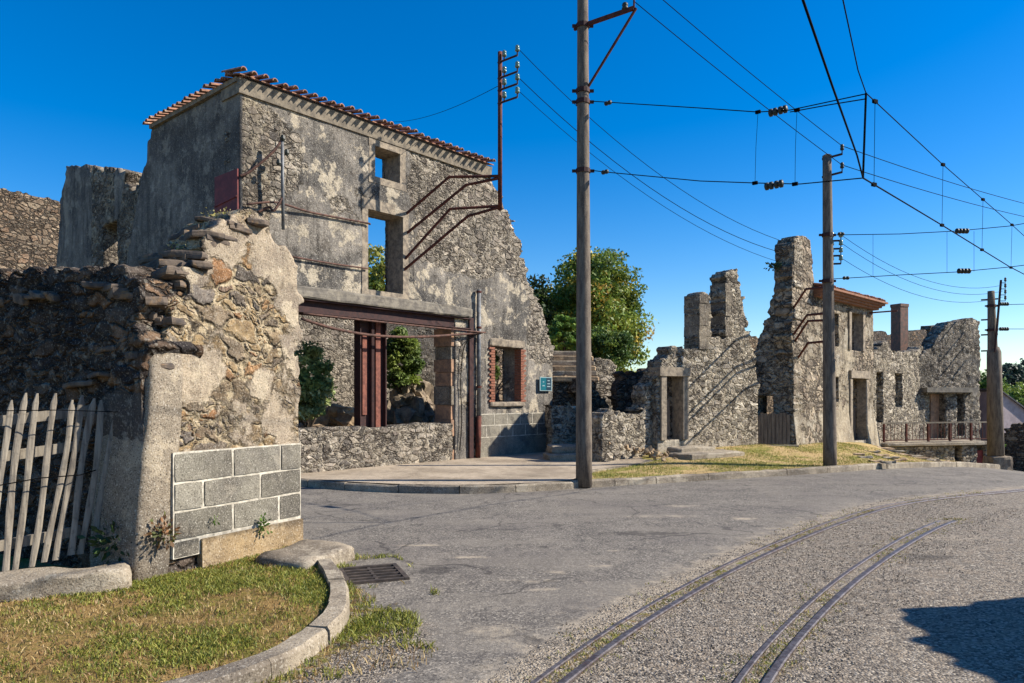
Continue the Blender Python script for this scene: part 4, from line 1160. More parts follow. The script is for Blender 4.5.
# cable post at left of the facade
cp = thing('cable_post', 'slim grey pipe bracketed to the facade near its left corner carrying cable insulators', 'cable post', fp(273, 235, 0.3))
q0, q1 = fp(274, 232, 0.32), fp(273, 141, 0.32)
mb = MB(); mb.tube([q0, q1], 0.032, 8); mb.build('pipe', M['pipe'], cp, smooth=True)
for (ya, yb, xb) in ((142, 176, 240), (201, 212, 258)):
    mb = MB(); mb.tube(catmull([fp(273, ya, 0.32), fp(266, ya + 12, 0.28), fp(xb + 8, yb - 4, 0.1), fp(xb, yb, 0.02)], 4), 0.025, 6); mb.build('stay', M['cablebrown'], cp)
for (px_, py_) in ((277, 156), (269, 166), (273, 142)):
    mb = MB(); c = fp(px_, py_, 0.34); mb.tube([c - (0, 0, 0.06), c - (0, 0, 0.02), c + (0, 0, 0.05)], [0.03, 0.05, 0.035], 8); mb.build('insulator', M['ceramic'], cp)

# bracket masts with insulators
def insulator_mb(c, r=0.05):
    mb = MB(); c = np.array(c, float)
    mb.tube([c, c + (0, 0, .03), c + (0, 0, .06), c + (0, 0, .075), c + (0, 0, .11), c + (0, 0, .13)], [r * 0.9, r, r * 0.75, r * 0.95, r * 0.8, r * 0.35], 8)
    return mb
def iron_bracket(label, base, ztop, zbot, outs, arms, ins_dir, zins, r=0.05):
    t_ = thing('iron_bracket', label, 'iron bracket', (base[0], base[1], zbot), group='gallows brackets with glass insulators')
    mb = MB(); mb.tube([(base[0], base[1], zbot), (base[0], base[1], ztop)], r, 8); mb.build('mast', M['rust'], t_, smooth=True)
    for pts in arms:
        mb = MB(); mb.tube(pts, 0.032, 6); mb.build('arm', M['rust'], t_)
    for z in zins:
        mb = MB(); c = np.array((base[0], base[1], z)); e = c + np.array((*ins_dir, 0.0))
        mb.tube([c - np.array((*ins_dir, 0)) * 0.12, e], 0.024, 6); mb.tube([e, e + (0, 0, 0.09)], 0.015, 6)
        mb.tube([c + np.array((*ins_dir, 0)) * 0.25, c + np.array((*ins_dir, 0)) * 0.25 + (0, 0, 0.09)], 0.015, 6)
        ca_ = mb.build('crossarm', M['darkrust'], t_)
        insulator_mb(e + (0, 0, 0.09), 0.055).build('insulator', M['glassins'], ca_, smooth=True)
        insulator_mb(c + np.array((*ins_dir, 0)) * 0.25 + (0, 0, 0.09), 0.055).build('insulator', M['glassins'], ca_, smooth=True)
    return t_
B1 = P(500, 200, 16.12)[:2]
zB = lambda py: EAVE * 0 + EYE + (HY - py) / F * 16.12
arms = []
for (ym, yk, xk, xw, yw) in ((176, 177, 449, 406, 214), (178, 185, 466, 407, 233), (206, 209, 450, 405, 259), (207, 216, 468, 404, 270)):
    w = fp(xw, yw, 0.0)
    m_ = np.array((B1[0], B1[1], zB(ym)))
    # knee on the way: same image line, part of the way out
    dk = w[1] + (m_[1] - w[1]) * (xk - xw) / (500 - xw)
    arms.append([m_, P(xk, yk, dk), w])
iron_bracket('tall rusty gallows bracket with four insulator arms standing out from the big facade', B1, zB(52), zB(210), None, arms, (0.38, -0.32), [zB(62), zB(78), zB(90), zB(103)])

# ------------------------------------------------------------------ inside and behind the big ruin
def wallpx(name, P0, P1, pts, thick, mat, label=None, cat='ruined wall', zb=-0.2, parent=None, **kw):
    D = unit(P0, P1)
    out = []
    for i, p in enumerate(pts):
        t_, z_ = onplane(P0, D, p[0], p[1])
        out.append((t_, zb if (i == 0 or i == len(pts) - 1) else z_))
    o = masonry(name, P0, D, out, thick, mat, parent, recenter=parent is None, **kw)
    if label: tag(o, label, cat)
    return o
IB = np.array(F0) - FN * 6.2
wallpx('inner_wall', IB - FD * 2.0, IB + FD * 9, [(225, 440), (225, 330), (260, 318), (290, 312), (318, 306), (340, 308), (362, 312), (378, 318), (386, 335), (400, 352), (410, 368), (432, 380), (432, 440)], 0.5, M['facade'],
       'dark rubble back wall seen through the shop opening', plaster=lambda u, z: 0.3 + 0.4 * sstep(2.2, 2.6, u) * sstep(3.4, 3.2, u), seed=61, cell=0.07)
wallpx('inner_wall', (-3.6, 24.6), (0.5, 25.6), [(370, 440), (370, 316), (395, 314), (410, 318), (425, 315), (445, 326), (470, 350), (490, 352), (515, 345), (530, 350), (530, 440)], 0.5, M['right'],
       'pale ragged wall far behind the shop opening beside the ivy', plaster=0.5, seed=63, cell=0.08)
wallpx('inner_wall', plane_pt(F0, FD, T(478), 0, -3.4)[:2], plane_pt(F0, FD, tR, 0, -3.0)[:2], [(478, 440), (478, 345), (500, 338), (520, 340), (536, 345), (545, 350), (548, 440)], 0.5, M['rubblewall'],
       'brown stone wall seen through the small brick framed window', plaster=0.1, seed=64, cell=0.07)

def chunk(c, s, seed, n=4):
    rng = np.random.default_rng(seed)
    q = rng.normal(size=(3, 3)); q, _ = np.linalg.qr(q)
    sc = np.array((1, rng.uniform(0.6, 1), rng.uniform(0.4, 0.8))) * s
    return rough_box(c, q[0] * sc[0], q[1] * sc[1], q[2] * sc[2], n, s * 0.35, seed)

def heap(name, centres, mat, label, cat, seed, size=(0.08, 0.25), kind='stuff'):
    mb = MB()
    rng = np.random.default_rng(seed)
    for i, c in enumerate(centres):
        V, fs = chunk(c, rng.uniform(*size), seed * 1000 + i, 3)
        mb.add(V, fs)
    o = mb.build(name, mat, None, recenter=True)
    tag(o, label, cat, kind=kind); return o
rng = np.random.default_rng(3)
def mound(cx, cy, rx, ry, h, n, z0=0.1):
    out = []
    for i in range(n):
        a, r = rng.uniform(0, 6.28), math.sqrt(rng.uniform(0, 1))
        x, y = cx + rx * r * math.cos(a), cy + ry * r * math.sin(a)
        out.append((x, y, z0 + h * (1 - r ** 1.5) * rng.uniform(0.75, 1.0)))
    return out
heap('rubble', mound(-4.3, 18.3, 1.6, 1.3, 1.3, 90), M['rockwarm'], 'heap of tan rubble on the floor behind the shop opening beside the ivy bush', 'rubble', 5, (0.12, 0.30))
heap('rubble', mound(-2.9, 21.6, 1.6, 1.2, 2.0, 120), M['rock'], 'grey rubble slope behind the rusty posts under the ivy', 'rubble', 6, (0.14, 0.34))

# ------------------------------------------------------------------ foliage
GREENS = [(58, 74, 34), (78, 92, 40), (44, 60, 30), (98, 106, 48)]
def leaves(name, C3, size, cols, parent=None, seed=1, flat=0.0, recenter=False, mat=None):
    """a cloud of folded leaf faces at centres C3"""
    rg = np.random.default_rng(seed)
    n = len(C3)
    C3 = np.asarray(C3, float)
    a = rg.normal(size=(n, 3)); a[:, 2] *= (1 - flat * 0.6); a /= np.linalg.norm(a, axis=1)[:, None]
    b = np.cross(a, rg.normal(size=(n, 3))); b /= np.linalg.norm(b, axis=1)[:, None]
    nn = np.cross(a, b)
    s = size * rg.uniform(0.6, 1.3, n)[:, None]
    fold = nn * s * rg.uniform(-0.25, 0.25, n)[:, None]
    V = np.stack([C3 - a * s, C3 + b * s * 0.55 + fold, C3 + a * s, C3 - b * s * 0.55 + fold], 1).reshape(-1, 3)
    q = np.arange(4 * n).reshape(n, 4)
    col = np.repeat(np.asarray(cols, float), 4, axis=0)
    return mk(name, V, q, mat or M['leaf'], parent, acol=np.concatenate([col[:, :3], np.ones((4 * n, 1))], 1), recenter=recenter)

def palette(n, pal, rg, jitter=0.15):
    L = np.array([lin(*p)[:3] for p in pal])
    c = L[rg.integers(0, len(L), n)]
    return c * rg.uniform(1 - jitter, 1 + jitter * 1.5, (n, 1))

def crown_points(c, rad, nclump, per, seed, clump=0.28, low=-0.7, hollow=0.55):
    rg = np.random.default_rng(seed)
    c = np.array(c); rad = np.array(rad)
    P_, K = [], []
    for i in range(nclump):
        while True:
            d = rg.normal(size=3); d /= np.linalg.norm(d)
            if d[2] > low: break
        r = rg.uniform(hollow, 1.0) * (1 + 0.10 * math.sin(5 * d[0] + seed) * math.cos(4 * d[1] + 2))
        cc = c + d * rad * r
        s = clump * rg.uniform(0.7, 1.35)
        p = rg.normal(size=(per, 3)); p /= np.linalg.norm(p, axis=1)[:, None]; p *= rg.uniform(0.35, 1, (per, 1))
        P_.append(cc + p * rad.mean() * s * np.array((1.15, 1.15, 0.75))); K.append(np.full(per, i))
    return np.concatenate(P_), np.concatenate(K)

def tree(name, label, base, crown_c, rad, pal, seed, nclump=130, per=110, leaf=0.11, group=None, clump=0.26, trunk_r=0.22, low=-0.75, hollow=0.5, second=None, sf=0.3):
    t_ = thing(name, label, 'tree', base, group)
    rg = np.random.default_rng(seed)
    pts, k = crown_points(crown_c, rad, nclump, per, seed, clump, low, hollow)
    cp_ = palette(nclump, pal, rg, 0.25)
    if second is not None:
        s_ = palette(nclump, second, rg, 0.2); m_ = rg.random(nclump) < sf; cp_[m_] = s_[m_]
    cols = cp_[k] * rg.uniform(0.75, 1.3, (len(pts), 1))
    leaves('crown', pts, leaf, cols, t_, seed + 1)
    mb = MB(); b = np.array(base, float); c = np.array(crown_c, float)
    mb.tube([b - (0, 0, 0.2), b + (0, 0, 0.4), (b + c) / 2 + (0.1, 0, 0), c], [trunk_r * 1.35, trunk_r, trunk_r * 0.75, trunk_r * 0.4], 9)
    for i in range(9):
        d = rg.normal(size=3); d[2] = abs(d[2]) * 0.7 + 0.15; d /= np.linalg.norm(d)
        s0 = (b + c) / 2 + (c - b) * rg.uniform(0.0, 0.4)
        e = c + d * np.array(rad) * 0.75
        mb.tube([s0, (s0 + e) / 2 + (0, 0, -0.1), e], [trunk_r * 0.45, trunk_r * 0.28, trunk_r * 0.08], 6)
    mb.build('trunk', M['bark'], t_, smooth=True)
    return t_
GOLD = [(182, 164, 62), (196, 172, 72), (164, 146, 56), (160, 128, 54)]
tree('chestnut_tree', 'large round chestnut tree with golden green leaves behind the middle ruins', (4.6, 42, 0.2), (4.7, 42, 5.6), (2.85, 3.0, 4.4), [(104, 122, 48), (126, 138, 58), (84, 104, 44), (146, 148, 66)], 71, nclump=290, per=150, leaf=0.115, second=GOLD, sf=0.17, clump=0.22)
tree('leafy_tree', 'dark green tree half hidden behind the tall concrete pole', (2.9, 45, 0.2), (3.7, 46, 5.2), (1.8, 2.0, 3.0), [(60, 84, 44), (76, 98, 50), (50, 70, 40)], 72, nclump=110, per=110, leaf=0.13)
tree('leafy_tree', 'dark tree peeping past the right edge of the tall ruin', (0.6, 40, 0.2), (0.7, 40, 5.6), (1.35, 1.6, 2.8), [(52, 68, 34), (74, 90, 40), (42, 56, 30)], 73, nclump=80, per=110, leaf=0.12)
tree('leafy_tree', 'sunlit green tree seen through the lower upstairs window of the tall ruin', (-5.0, 27, 0.2), (-5.1, 27, 4.4), (1.5, 1.5, 2.6), [(120, 128, 52), (96, 112, 44), (140, 138, 64)], 74, nclump=90, per=110, leaf=0.10)

def bush(name, label, c, rad, pal, seed, nclump=60, per=110, leaf=0.07, cat='bush', clump=0.3, hollow=0.6):
    t_ = thing(name, label, cat, (c[0], c[1], max(c[2] - rad[2], 0.1)))
    rg = np.random.default_rng(seed)
    pts, k = crown_points(c, rad, nclump, per, seed, clump, -0.8, hollow)
    cols = palette(nclump, pal, rg, 0.25)[k] * rg.uniform(0.75, 1.3, (len(pts), 1))
    leaves('foliage', pts, leaf, cols, t_, seed + 1)
    mb = MB(); b = np.array((c[0], c[1], c[2] - rad[2] - 0.1))
    for i in range(5):
        d = rg.normal(size=3) * 0.5; d[2] = 1
        mb.tube([b, b + d * rad[2] * 0.8], [0.03, 0.012], 5)
    mb.build('stem', M['bark'], t_)
    return t_
bush('clipped_bush', 'rounded clipped green bush at the top of the garden steps', P(565, 335, 30), (0.75, 0.7, 0.75), [(116, 142, 62), (138, 158, 72), (98, 124, 56)], 81, 70, 110, 0.06, clump=0.2, hollow=0.8)
bush('leafy_bush', 'loose green bush below the chestnut tree right of the tall pole', P(607, 350, 30), (1.15, 0.8, 0.9), [(84, 104, 46), (108, 126, 58), (66, 88, 42)], 82, 80, 110, 0.07)
bush('ivy_bush', 'glossy ivy bush just inside the left of the shop opening', P(311, 385, 16.6) + np.array((-.05, 0, 0)), (0.42, 0.5, 0.95), [(150, 164, 104), (124, 142, 84), (176, 184, 128), (96, 116, 66)], 83, 80, 100, 0.055)
bush('ivy_mass', 'dark ivy hanging over the rubble slope behind the rusty posts', P(402, 362, 21.3), (0.5, 0.5, 0.9), [(84, 104, 50), (104, 122, 60), (126, 140, 64)], 84, 80, 100, 0.06)
bush('ivy_mass', 'bright ivy spilling over the top of the rubble slope', P(396, 352, 21.9), (0.62, 0.45, 0.40), [(112, 120, 48), (92, 106, 44), (130, 130, 60)], 85, 34, 90, 0.06, clump=0.5)
bush('ivy_strand', 'ivy strand hanging in the left of the brick framed window', P(494, 370, 19.7), (0.10, 0.12, 0.55), [(96, 112, 56), (76, 92, 46)], 86, 24, 50, 0.045)

# ================================================================== LEFT BACKGROUND
wallpx('rubble_wall', (-18.0, 20.2), (-14.0, 25.4), [(-60, 330), (-60, 205), (-20, 190), (5, 190), (20, 193), (40, 196), (52, 200), (63, 205), (80, 207), (80, 330)], 0.6, M['rubblewall'],
       'sunlit brown rubble wall at the far left behind the side wall', plaster=lambda u, z: 0.2 + 0.6 * sstep(1.4, 0.6, np.abs(z - 5.0)) * sstep(3.2, 2.2, u), seed=91, cell=0.08, stone=(0.34, 0.2), relief=0.07)

# ================================================================== MIDDLE RUINS
W20 = np.array((3.68, 18.15)); W2D = np.array((0.848, 0.53))
mid = thing('ruined_house', 'middle ruin with a doorway and two tall ragged wall fragments', 'ruined house', (5.0, 19.0, 0.3))
door = pxhole(W20, W2D, 665, 682, 376, 440)
masonry('facade', W20, W2D, [(-0.12, 0.0)] + px2(W20, W2D, [(657, 374), (661, 362), (668, 353), (673, 345), (680, 346), (686, 350), (699, 350), (700, 318), (700, 294), (708, 291), (711, 297), (711, 318), (712, 336), (725, 338), (725, 300), (726, 275), (730, 269), (737, 269), (741, 285), (744, 305), (747, 325), (750, 343), (754, 352), (756, 368), (758, 382)]) + [(onplane(W20, W2D, 757, 400)[0], 0.0)],
        0.5, M['right'], mid, holes=[door], cell=0.045, stone=(0.22, 0.12), relief=0.04, plaster=lambda u, z: 0.05 + 0.5 * sstep(0.9, 0.4, z) + 0.15 * sstep(1.25, 1.0, u), seed=101,
        jag=lambda u, z: sstep(1.6, 2.0, z) * 0.85)
d3b = np.array((*W2D, 0)); n3b = np.array((W2D[1], -W2D[0], 0))
mb = MB()
for (a, b) in ((660, 665.2), (681.8, 687)):
    t1 = onplane(W20, W2D, a, 400)[0]; t2 = onplane(W20, W2D, b, 400)[0]
    mb.box(plane_pt(W20, W2D, (t1 + t2) / 2, (door[2] + door[3]) / 2, -0.14), d3b * (t2 - t1) / 2, n3b * 0.2, (0, 0, (door[3] - door[2]) / 2))
mb.box(plane_pt(W20, W2D, (door[0] + door[1]) / 2, door[3] + 0.11, -0.13), d3b * ((door[1] - door[0]) / 2 + 0.24), n3b * 0.22, (0, 0, 0.11))
mb.build('door_surround', M['quoin'], mid)
mb = MB()
for k in range(3):
    mb.box(plane_pt(W20, W2D, door[0] + 0.09 + k * 0.11, door[2] + 0.55, -0.22), d3b * 0.05, n3b * 0.015, (0, 0, 0.5 - 0.02 * k))
mb.build('door_boards', M['gatewood'], mid)
def quoins(px0, wid, ys, dep):
    for k, (ya, yb) in enumerate(zip(ys[:-1], ys[1:])):
        ta_, zb_ = onplane(W20, W2D, px0, ya); _, zt_q = onplane(W20, W2D, px0, yb)
        w_ = wid + 0.035 * (k % 2)
        mb = MB(); mb.box(plane_pt(W20, W2D, ta_ + w_ - 0.04, (zb_ + zt_q) / 2, -0.25 + random.uniform(-.008, .008)), d3b * w_, n3b * (dep + random.uniform(-.008, .008)), (random.uniform(-.004, .004), 0, (zt_q - zb_) / 2 - 0.003))
        mb.build('quoin', M['quoinrough'], mid)
quoins(700, 0.17, (349, 336, 325, 312, 303, 294), 0.272)
quoins(726, 0.10, (336, 325, 316, 303, 292, 283), 0.268)
# steps up to that door
st = thing('door_steps', 'two worn stone steps below the middle doorway', 'steps', (4.6, 17.6, 0.2))
for k, (ca_, sx, sy, z, h_) in enumerate((((4.42, 18.0), 0.62, 0.26, 0.36, 0.10), ((4.72, 17.75), 0.95, 0.42, 0.25, 0.10))):
    V, fs = rough_box((ca_[0], ca_[1], z), d3b * sx, -n3b * sy, (0, 0, h_), 7, 0.03, 110 + k); mk('step', V, fs, M['slab'], st)
# low wall and rubble slope between pole and doorway
wallpx('low_wall', (2.15, 17.25), (3.66, 18.35), [(602, 455), (602, 415), (610, 412), (625, 414), (640, 412), (645, 404), (650, 385), (655, 374), (660, 372), (661, 455)], 0.45, M['right'],
       'low stone wall rising to the doorway, right of the tall pole', plaster=lambda u, z: 0.35 * sstep(1.3, 0.7, u), seed=121, cell=0.05, relief=0.05, stone=(0.24, 0.14), jag=lambda u, z: sstep(0.9, 1.2, z) * 0.9, zb=0.0)
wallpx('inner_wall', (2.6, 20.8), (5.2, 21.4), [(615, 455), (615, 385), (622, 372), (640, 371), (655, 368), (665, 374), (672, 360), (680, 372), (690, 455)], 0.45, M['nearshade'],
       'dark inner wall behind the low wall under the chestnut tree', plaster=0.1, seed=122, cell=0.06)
wallpx('inner_wall', (2.35, 23.4), (3.5, 23.8), [(594, 455), (594, 372), (597, 360), (606, 359), (612, 362), (618, 365), (619, 455)], 0.45, M['right'],
       'small square stump of wall below the leafy bush', plaster=0.3, seed=123, cell=0.06)
# sloping rubble side of the staircase
wallpx('sloping_wall', (1.9, 20.7), (3.1, 21.6), [(585, 455), (585, 378), (592, 381), (600, 393), (606, 400), (612, 410), (617, 415), (617, 455)], 0.6, M['rubblewall'],
       'broken sloping tan wall beside the stairs right of the tall pole', plaster=0.1, seed=124, cell=0.05, relief=0.06)
# garden stairs
gs_ = thing('garden_stairs', 'flight of stone steps climbing behind the tall pole to the bush', 'stairs', (1.6, 23, 0.2))
for k in range(6):
    V, fs = rough_box((1.75, 21.4 + k * 0.38, 2.20 + k * 0.17), (0.78, 0.05, 0), (-0.02, 0.23, 0), (0, 0, 0.085), 5, 0.02, 130 + k)
    mk('tread', V, fs, M['slab'] if k % 2 else M['rockwarm'], gs_)
V, fs = rough_box((1.75, 22.3, 1.1), (0.72, 0, 0), (0, 0.85, 0), (0, 0, 1.1), 8, 0.05, 139); mk('base', V, fs, M['rock'], gs_)
wallpx('low_wall', (1.05, 19.55), (2.1, 19.95), [(552, 455), (552, 405), (560, 407), (575, 406), (592, 408), (592, 455)], 0.4, M['right'],
       'low rubble wall between the tall ruin and the tall pole', plaster=0.1, seed=126, cell=0.05, relief=0.05, stone=(0.22, 0.14), zb=0.0, jag=0.3)
wallpx('inner_wall', (1.25, 21.2), (2.3, 21.5), [(553, 440), (553, 377), (565, 376), (580, 378), (592, 377), (592, 440)], 0.4, M['rubblewall'],
       'ochre stained wall under the garden stairs left of the tall pole', plaster=0.4, seed=127, cell=0.06, zb=0.0, jag=0.2)
es = thing('entrance_steps', 'broad stone doorstep of two slabs at the corner of the tall ruin', 'steps', (1.6, 18.9, 0.15))
for k, (c_, sx, sy, z) in enumerate((((1.62, 18.05), 0.80, 0.42, 0.20), ((1.45, 18.3), 0.55, 0.36, 0.38))):
    V, fs = rough_box((c_[0], c_[1], z), (sx, 0.12 * sx, 0), (-0.12 * sy, sy, 0), (0, 0, 0.10), 7, 0.03, 140 + k); mk('step', V, fs, M['slab'], es)
rng = np.random.default_rng(14)
pts_ = []
for i in range(90):
    s_ = rng.uniform(0, 1); a = P(606, 441, 17.9) * (1 - s_) + P(675, 458, 17.4) * s_
    pts_.append(a + np.array((rng.normal() * 0.15, rng.normal() * 0.28, -0.02 + rng.uniform(-.04, .06))))
heap('rubble', pts_, M['rockwarm'], 'spill of small tan stones at the foot of the low wall', 'rubble', 7, (0.025, 0.06))

# ------------------------------------------------------------------ tower and small house
H0 = np.array((7.77, 20.2)); HD = np.array((0.7071, 0.7071))
hou = thing('ruined_house', 'small stone house with tall chimney tower and a red tiled pent roof', 'ruined house', (9.5, 22.0, 0.2))
hT = lambda px: onplane(H0, HD, px, 300)[0]
hz = lambda px, py: onplane(H0, HD, px, py)[1]
hh_ = lambda x0, x1, y0, y1: pxhole(H0, HD, x0, x1, y0, y1)
zE = hz(845, 303)
hholes = [hh_(833, 838.5, 313, 346), hh_(850, 862, 312, 350), hh_(834, 838.5, 377, 402), hh_(851, 865, 378, 441)]
masonry('facade', H0, HD, [(0, -0.1), (0, 2.6)] + px2(H0, HD, [(791, 330), (792, 300), (793, 262), (792, 245), (794, 237), (803, 237), (810, 239), (812, 262), (814, 286)]) + [(hT(815), zE), (hT(873), zE), (hT(873), 1.2), (hT(878), -0.1)],
        0.5, M['ashlar'], hou, holes=hholes, cell=0.045, stone=(0.30, 0.2), relief=0.03, seed=151, plaster=lambda u, z: 0.36 + 0.15 * sstep(hT(828), hT(840), u) + 0.2 * sstep(1.6, 1.0, z) - 0.5 * sstep(4.4, 4.8, z) + 0.5 * (fbm(u, z, 7) - 0.5),
        jag=lambda u, z: 0.45 * sstep(hT(815), hT(813), u) * sstep(2.6, 3.2, z), batter=0.10)
HS = np.array((0.7071, -0.7071)); HS0 = H0 - HS * 1.6
masonry('side_wall', HS0, HS, [(0.1, -0.1)] + px2(HS0, HS, [(756, 385), (752, 366), (755, 352), (760, 338), (766, 320), (770, 305), (773, 294), (778, 279), (782, 264), (784, 250), (789, 241), (793, 237)]) + [(1.59, 2.0), (1.59, -0.1)],
        0.55, M['right'], hou, holes=[(onplane(HS0, HS, 758, 400)[0], onplane(HS0, HS, 773, 400)[0], onplane(HS0, HS, 765, 418)[1], onplane(HS0, HS, 765, 396)[1])], cell=0.045, stone=(0.22, 0.13), relief=0.04, seed=153, plaster=0.15, jag=0.8)
d3h = np.array((*HD, 0)); n3h = np.array((HD[1], -HD[0], 0))
mb = MB()
mb.box(plane_pt(H0, HD, (hholes[3][0] + hholes[3][1]) / 2, hholes[3][3] + 0.12, 0.02), d3h * ((hholes[3][1] - hholes[3][0]) / 2 + 0.2), n3h * 0.07, (0, 0, 0.12))
mb.build('door_lintel', M['quoin'], hou)
mb = MB()
for (h__) in (hholes[1], hholes[3]):
    for t_, s_ in ((h__[0], -1), (h__[1], 1)):
        mb.box(plane_pt(H0, HD, t_ + s_ * 0.07, (h__[2] + h__[3]) / 2, -0.10), d3h * 0.09, n3h * 0.15, (0, 0, (h__[3] - h__[2]) / 2))
mb.build('opening_frame', M['quoin'], hou)
for h__ in hholes[:2]:   # rotten shutters / back of the rooms
    pass
mb = MB()
for k in range(4):
    w_ = (hholes[3][1] - hholes[3][0]) / 4
    mb.box(plane_pt(H0, HD, hholes[3][0] + w_ * (k + 0.5), hholes[3][2] + 0.52, -0.3), d3h * w_ * 0.46, n3h * 0.015, (0, 0, 0.52))
mb.build('door_boards', M['gatewood'], hou)
mb = MB(); mb.tube([plane_pt(H0, HD, hT(868), hz(868, 313), 0.02), plane_pt(H0, HD, hT(868), hz(868, 313), 0.9)], 0.025, 6); mb.build('wall_bracket', M['rust'], hou)
# pent roof
tile_run('roof_tiles', H0 + HD * (hT(815) - 0.1), HD, hT(873) - hT(815) + 0.25, n3h[:2], zE + 0.25, M['tilered'], hou, over=0.34, back=0.7, rise=0.22, rad=0.06, pitch=0.17)
mb = MB()
for k in range(4):
    mb.box(plane_pt(H0, HD, (hT(815) + hT(873)) / 2, zE + 0.00 + k * 0.062, 0.03 + k * 0.05), d3h * ((hT(873) - hT(815)) / 2 + 0.06 + 0.025 * k), n3h * (0.14 + 0.04 * k), (0, 0, 0.029))
mb.build('eave_bricks', M['eavebrick'], hou)
# back and right walls of the little house
HR0 = H0 + HD * hT(873) ; 
masonry('inner_wall', H0 + HD * 1.6 - n3h[:2] * 3.0, HD, [(0, 0), (0, 3.6), (1.5, 3.9), (3.0, 3.5), (4.5, 3.8), (4.8, 0)], 0.45, M['rubblewall'], hou, cell=0.08, plaster=0.4, seed=157)
# plank gate beside the tower
gt = thing('plank_gate', 'grey vertical plank gate in the shade at the foot of the tower', 'gate', (7.2, 20.3, 0.3))
ga, gb = np.array((6.72, 20.12)), np.array((7.66, 20.13))
for k in range(9):
    c = ga + (gb - ga) * (k + 0.5) / 9
    mb = MB(); hg = random.uniform(0.42, 0.46); mb.box((c[0], c[1], 0.33 + hg), (0.046, 0, 0), (0, 0.014, 0), (0, 0, hg)); mb.build('plank', M['gatewood'], gt)
mb = MB(); mb.box(((ga + gb)[0] / 2, 20.16, 0.95), (0.47, 0.005, 0), (0, 0.02, 0), (0, 0, 0.05)); mb.build('rail', M['gatewood'], gt)
mb = MB(); mb.box((7.2, 20.0, 0.31), (0.6, 0, 0), (0, 0.12, 0), (0, 0, 0.05)); mb.build('threshold', M['slab'], gt)

# bracket on the tower; its mast stands behind the second pole
B2 = P(829, 300, 18.6)[:2]
zB2 = lambda py: EYE + (HY - py) / F * 18.6
arms = []
for (ym, yk, xk, xw, yw) in ((287, 289, 806, 793.5, 308), (313, 315, 807, 794, 334), (320, 321, 808, 795, 341), (341, 343, 808, 798, 358)):
    w = plane_pt(H0, HD, *onplane(H0, HD, xw, yw), 0.0); m_ = np.array((B2[0], B2[1], zB2(ym)))
    dk = w[1] + (m_[1] - w[1]) * (xk - xw) / (829 - xw)
    arms.append([m_, P(xk, yk, dk), w])
iron_bracket('gallows bracket with four insulator arms fixed to the stone tower', B2, zB2(234), zB2(345), None, arms, (0.28, -0.05), [zB2(241), zB2(249), zB2(256), zB2(264)], 0.04)

# ------------------------------------------------------------------ far right row
A0 = np.array((12.35, 25.0)); A1 = np.array((16.0, 28.0)); AD = unit(A0, A1)
row = thing('ruined_house', 'long ruined row with tall window slots behind the railing', 'ruined house', (14.2, 26.5, 0.0))
ah = lambda x0, x1, y0, y1: pxhole(A0, AD, x0, x1, y0, y1)
masonry('facade', A0, AD, [(-0.1, -0.6)] + px2(A0, AD, [(872, 354), (876, 352), (882, 344), (886, 339), (889, 345), (893, 351), (900, 352), (906, 351), (914, 352), (922, 348), (930, 351), (936, 350)]) + [(onplane(A0, AD, 936, 400)[0], -0.6)],
        0.5, M['right'], row, holes=[ah(876.5, 883, 372, 423), ah(895, 902, 373, 407)], cell=0.06, stone=(0.26, 0.15), relief=0.06, plaster=0.12, seed=171)
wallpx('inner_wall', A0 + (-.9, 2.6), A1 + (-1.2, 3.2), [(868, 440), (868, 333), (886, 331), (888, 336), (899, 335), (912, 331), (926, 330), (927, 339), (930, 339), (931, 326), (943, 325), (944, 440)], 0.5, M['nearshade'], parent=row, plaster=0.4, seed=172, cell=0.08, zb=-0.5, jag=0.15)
ch = P(899.5, 340, 29.5)
mb = MB(); hwc = 6.3 / F * 29.5
mb.box((ch[0], ch[1], (P(0, 307, 29.5)[2] + 2.5) / 2), (hwc * .8, hwc * .35, 0), (-hwc * .35, hwc * .8, 0), (0, 0, (P(0, 307, 29.5)[2] - 2.5) / 2))
mb.box((ch[0], ch[1], P(0, 307, 29.5)[2] + .05), (hwc * .86, hwc * .4, 0), (-hwc * .4, hwc * .86, 0), (0, 0, 0.06))
mb.build('chimney', mat_simple('sooty_brick', (132, 98, 84), (96, 84, 76), 9, 0.9, 0.4, 0.008, spot=(70, 72, 66)), row)
B0 = P(919, 398, 27.4)[:2]; Bq = P(983, 398, 28.4)[:2]; BD = unit(B0, Bq)
bh = lambda x0, x1, y0, y1: pxhole(B0, BD, x0, x1, y0, y1)
endh = thing('ruined_house', 'dark stained end house of the far row with two door openings under a ledge', 'ruined house', (17.0, 28.0, 0.0))
masonry('facade', B0, BD, [(-0.1, -0.8)] + px2(B0, BD, [(914, 362), (919, 357), (926, 350), (932, 347), (936, 339), (941, 333), (944, 327), (948, 323), (963, 320), (972, 318), (980, 320)]) + [(onplane(B0, BD, 980, 400)[0], -0.8)],
        0.55, M['facade'], endh, holes=[bh(925, 946, 394, 441), bh(957, 964, 394, 436)], cell=0.055, stone=(0.30, 0.18), relief=0.06, plaster=lambda u, z: 0.35 + 0.5 * (fbm(u, z, 9) - 0.4), seed=175, jag=0.5)
mb = MB(); ta = onplane(B0, BD, 921, 389)[0]; tb = onplane(B0, BD, 972, 389)[0]
mb.box(plane_pt(B0, BD, (ta + tb) / 2, onplane(B0, BD, 945, 390)[1], 0.1), np.array((*BD, 0)) * (tb - ta) / 2, np.array((BD[1], -BD[0], 0)) * 0.18, (0, 0, 0.09)); mb.build('ledge', M['concrete'], endh)
mb = MB(); ta = onplane(B0, BD, 932, 389)[0]; tb = onplane(B0, BD, 941, 389)[0]
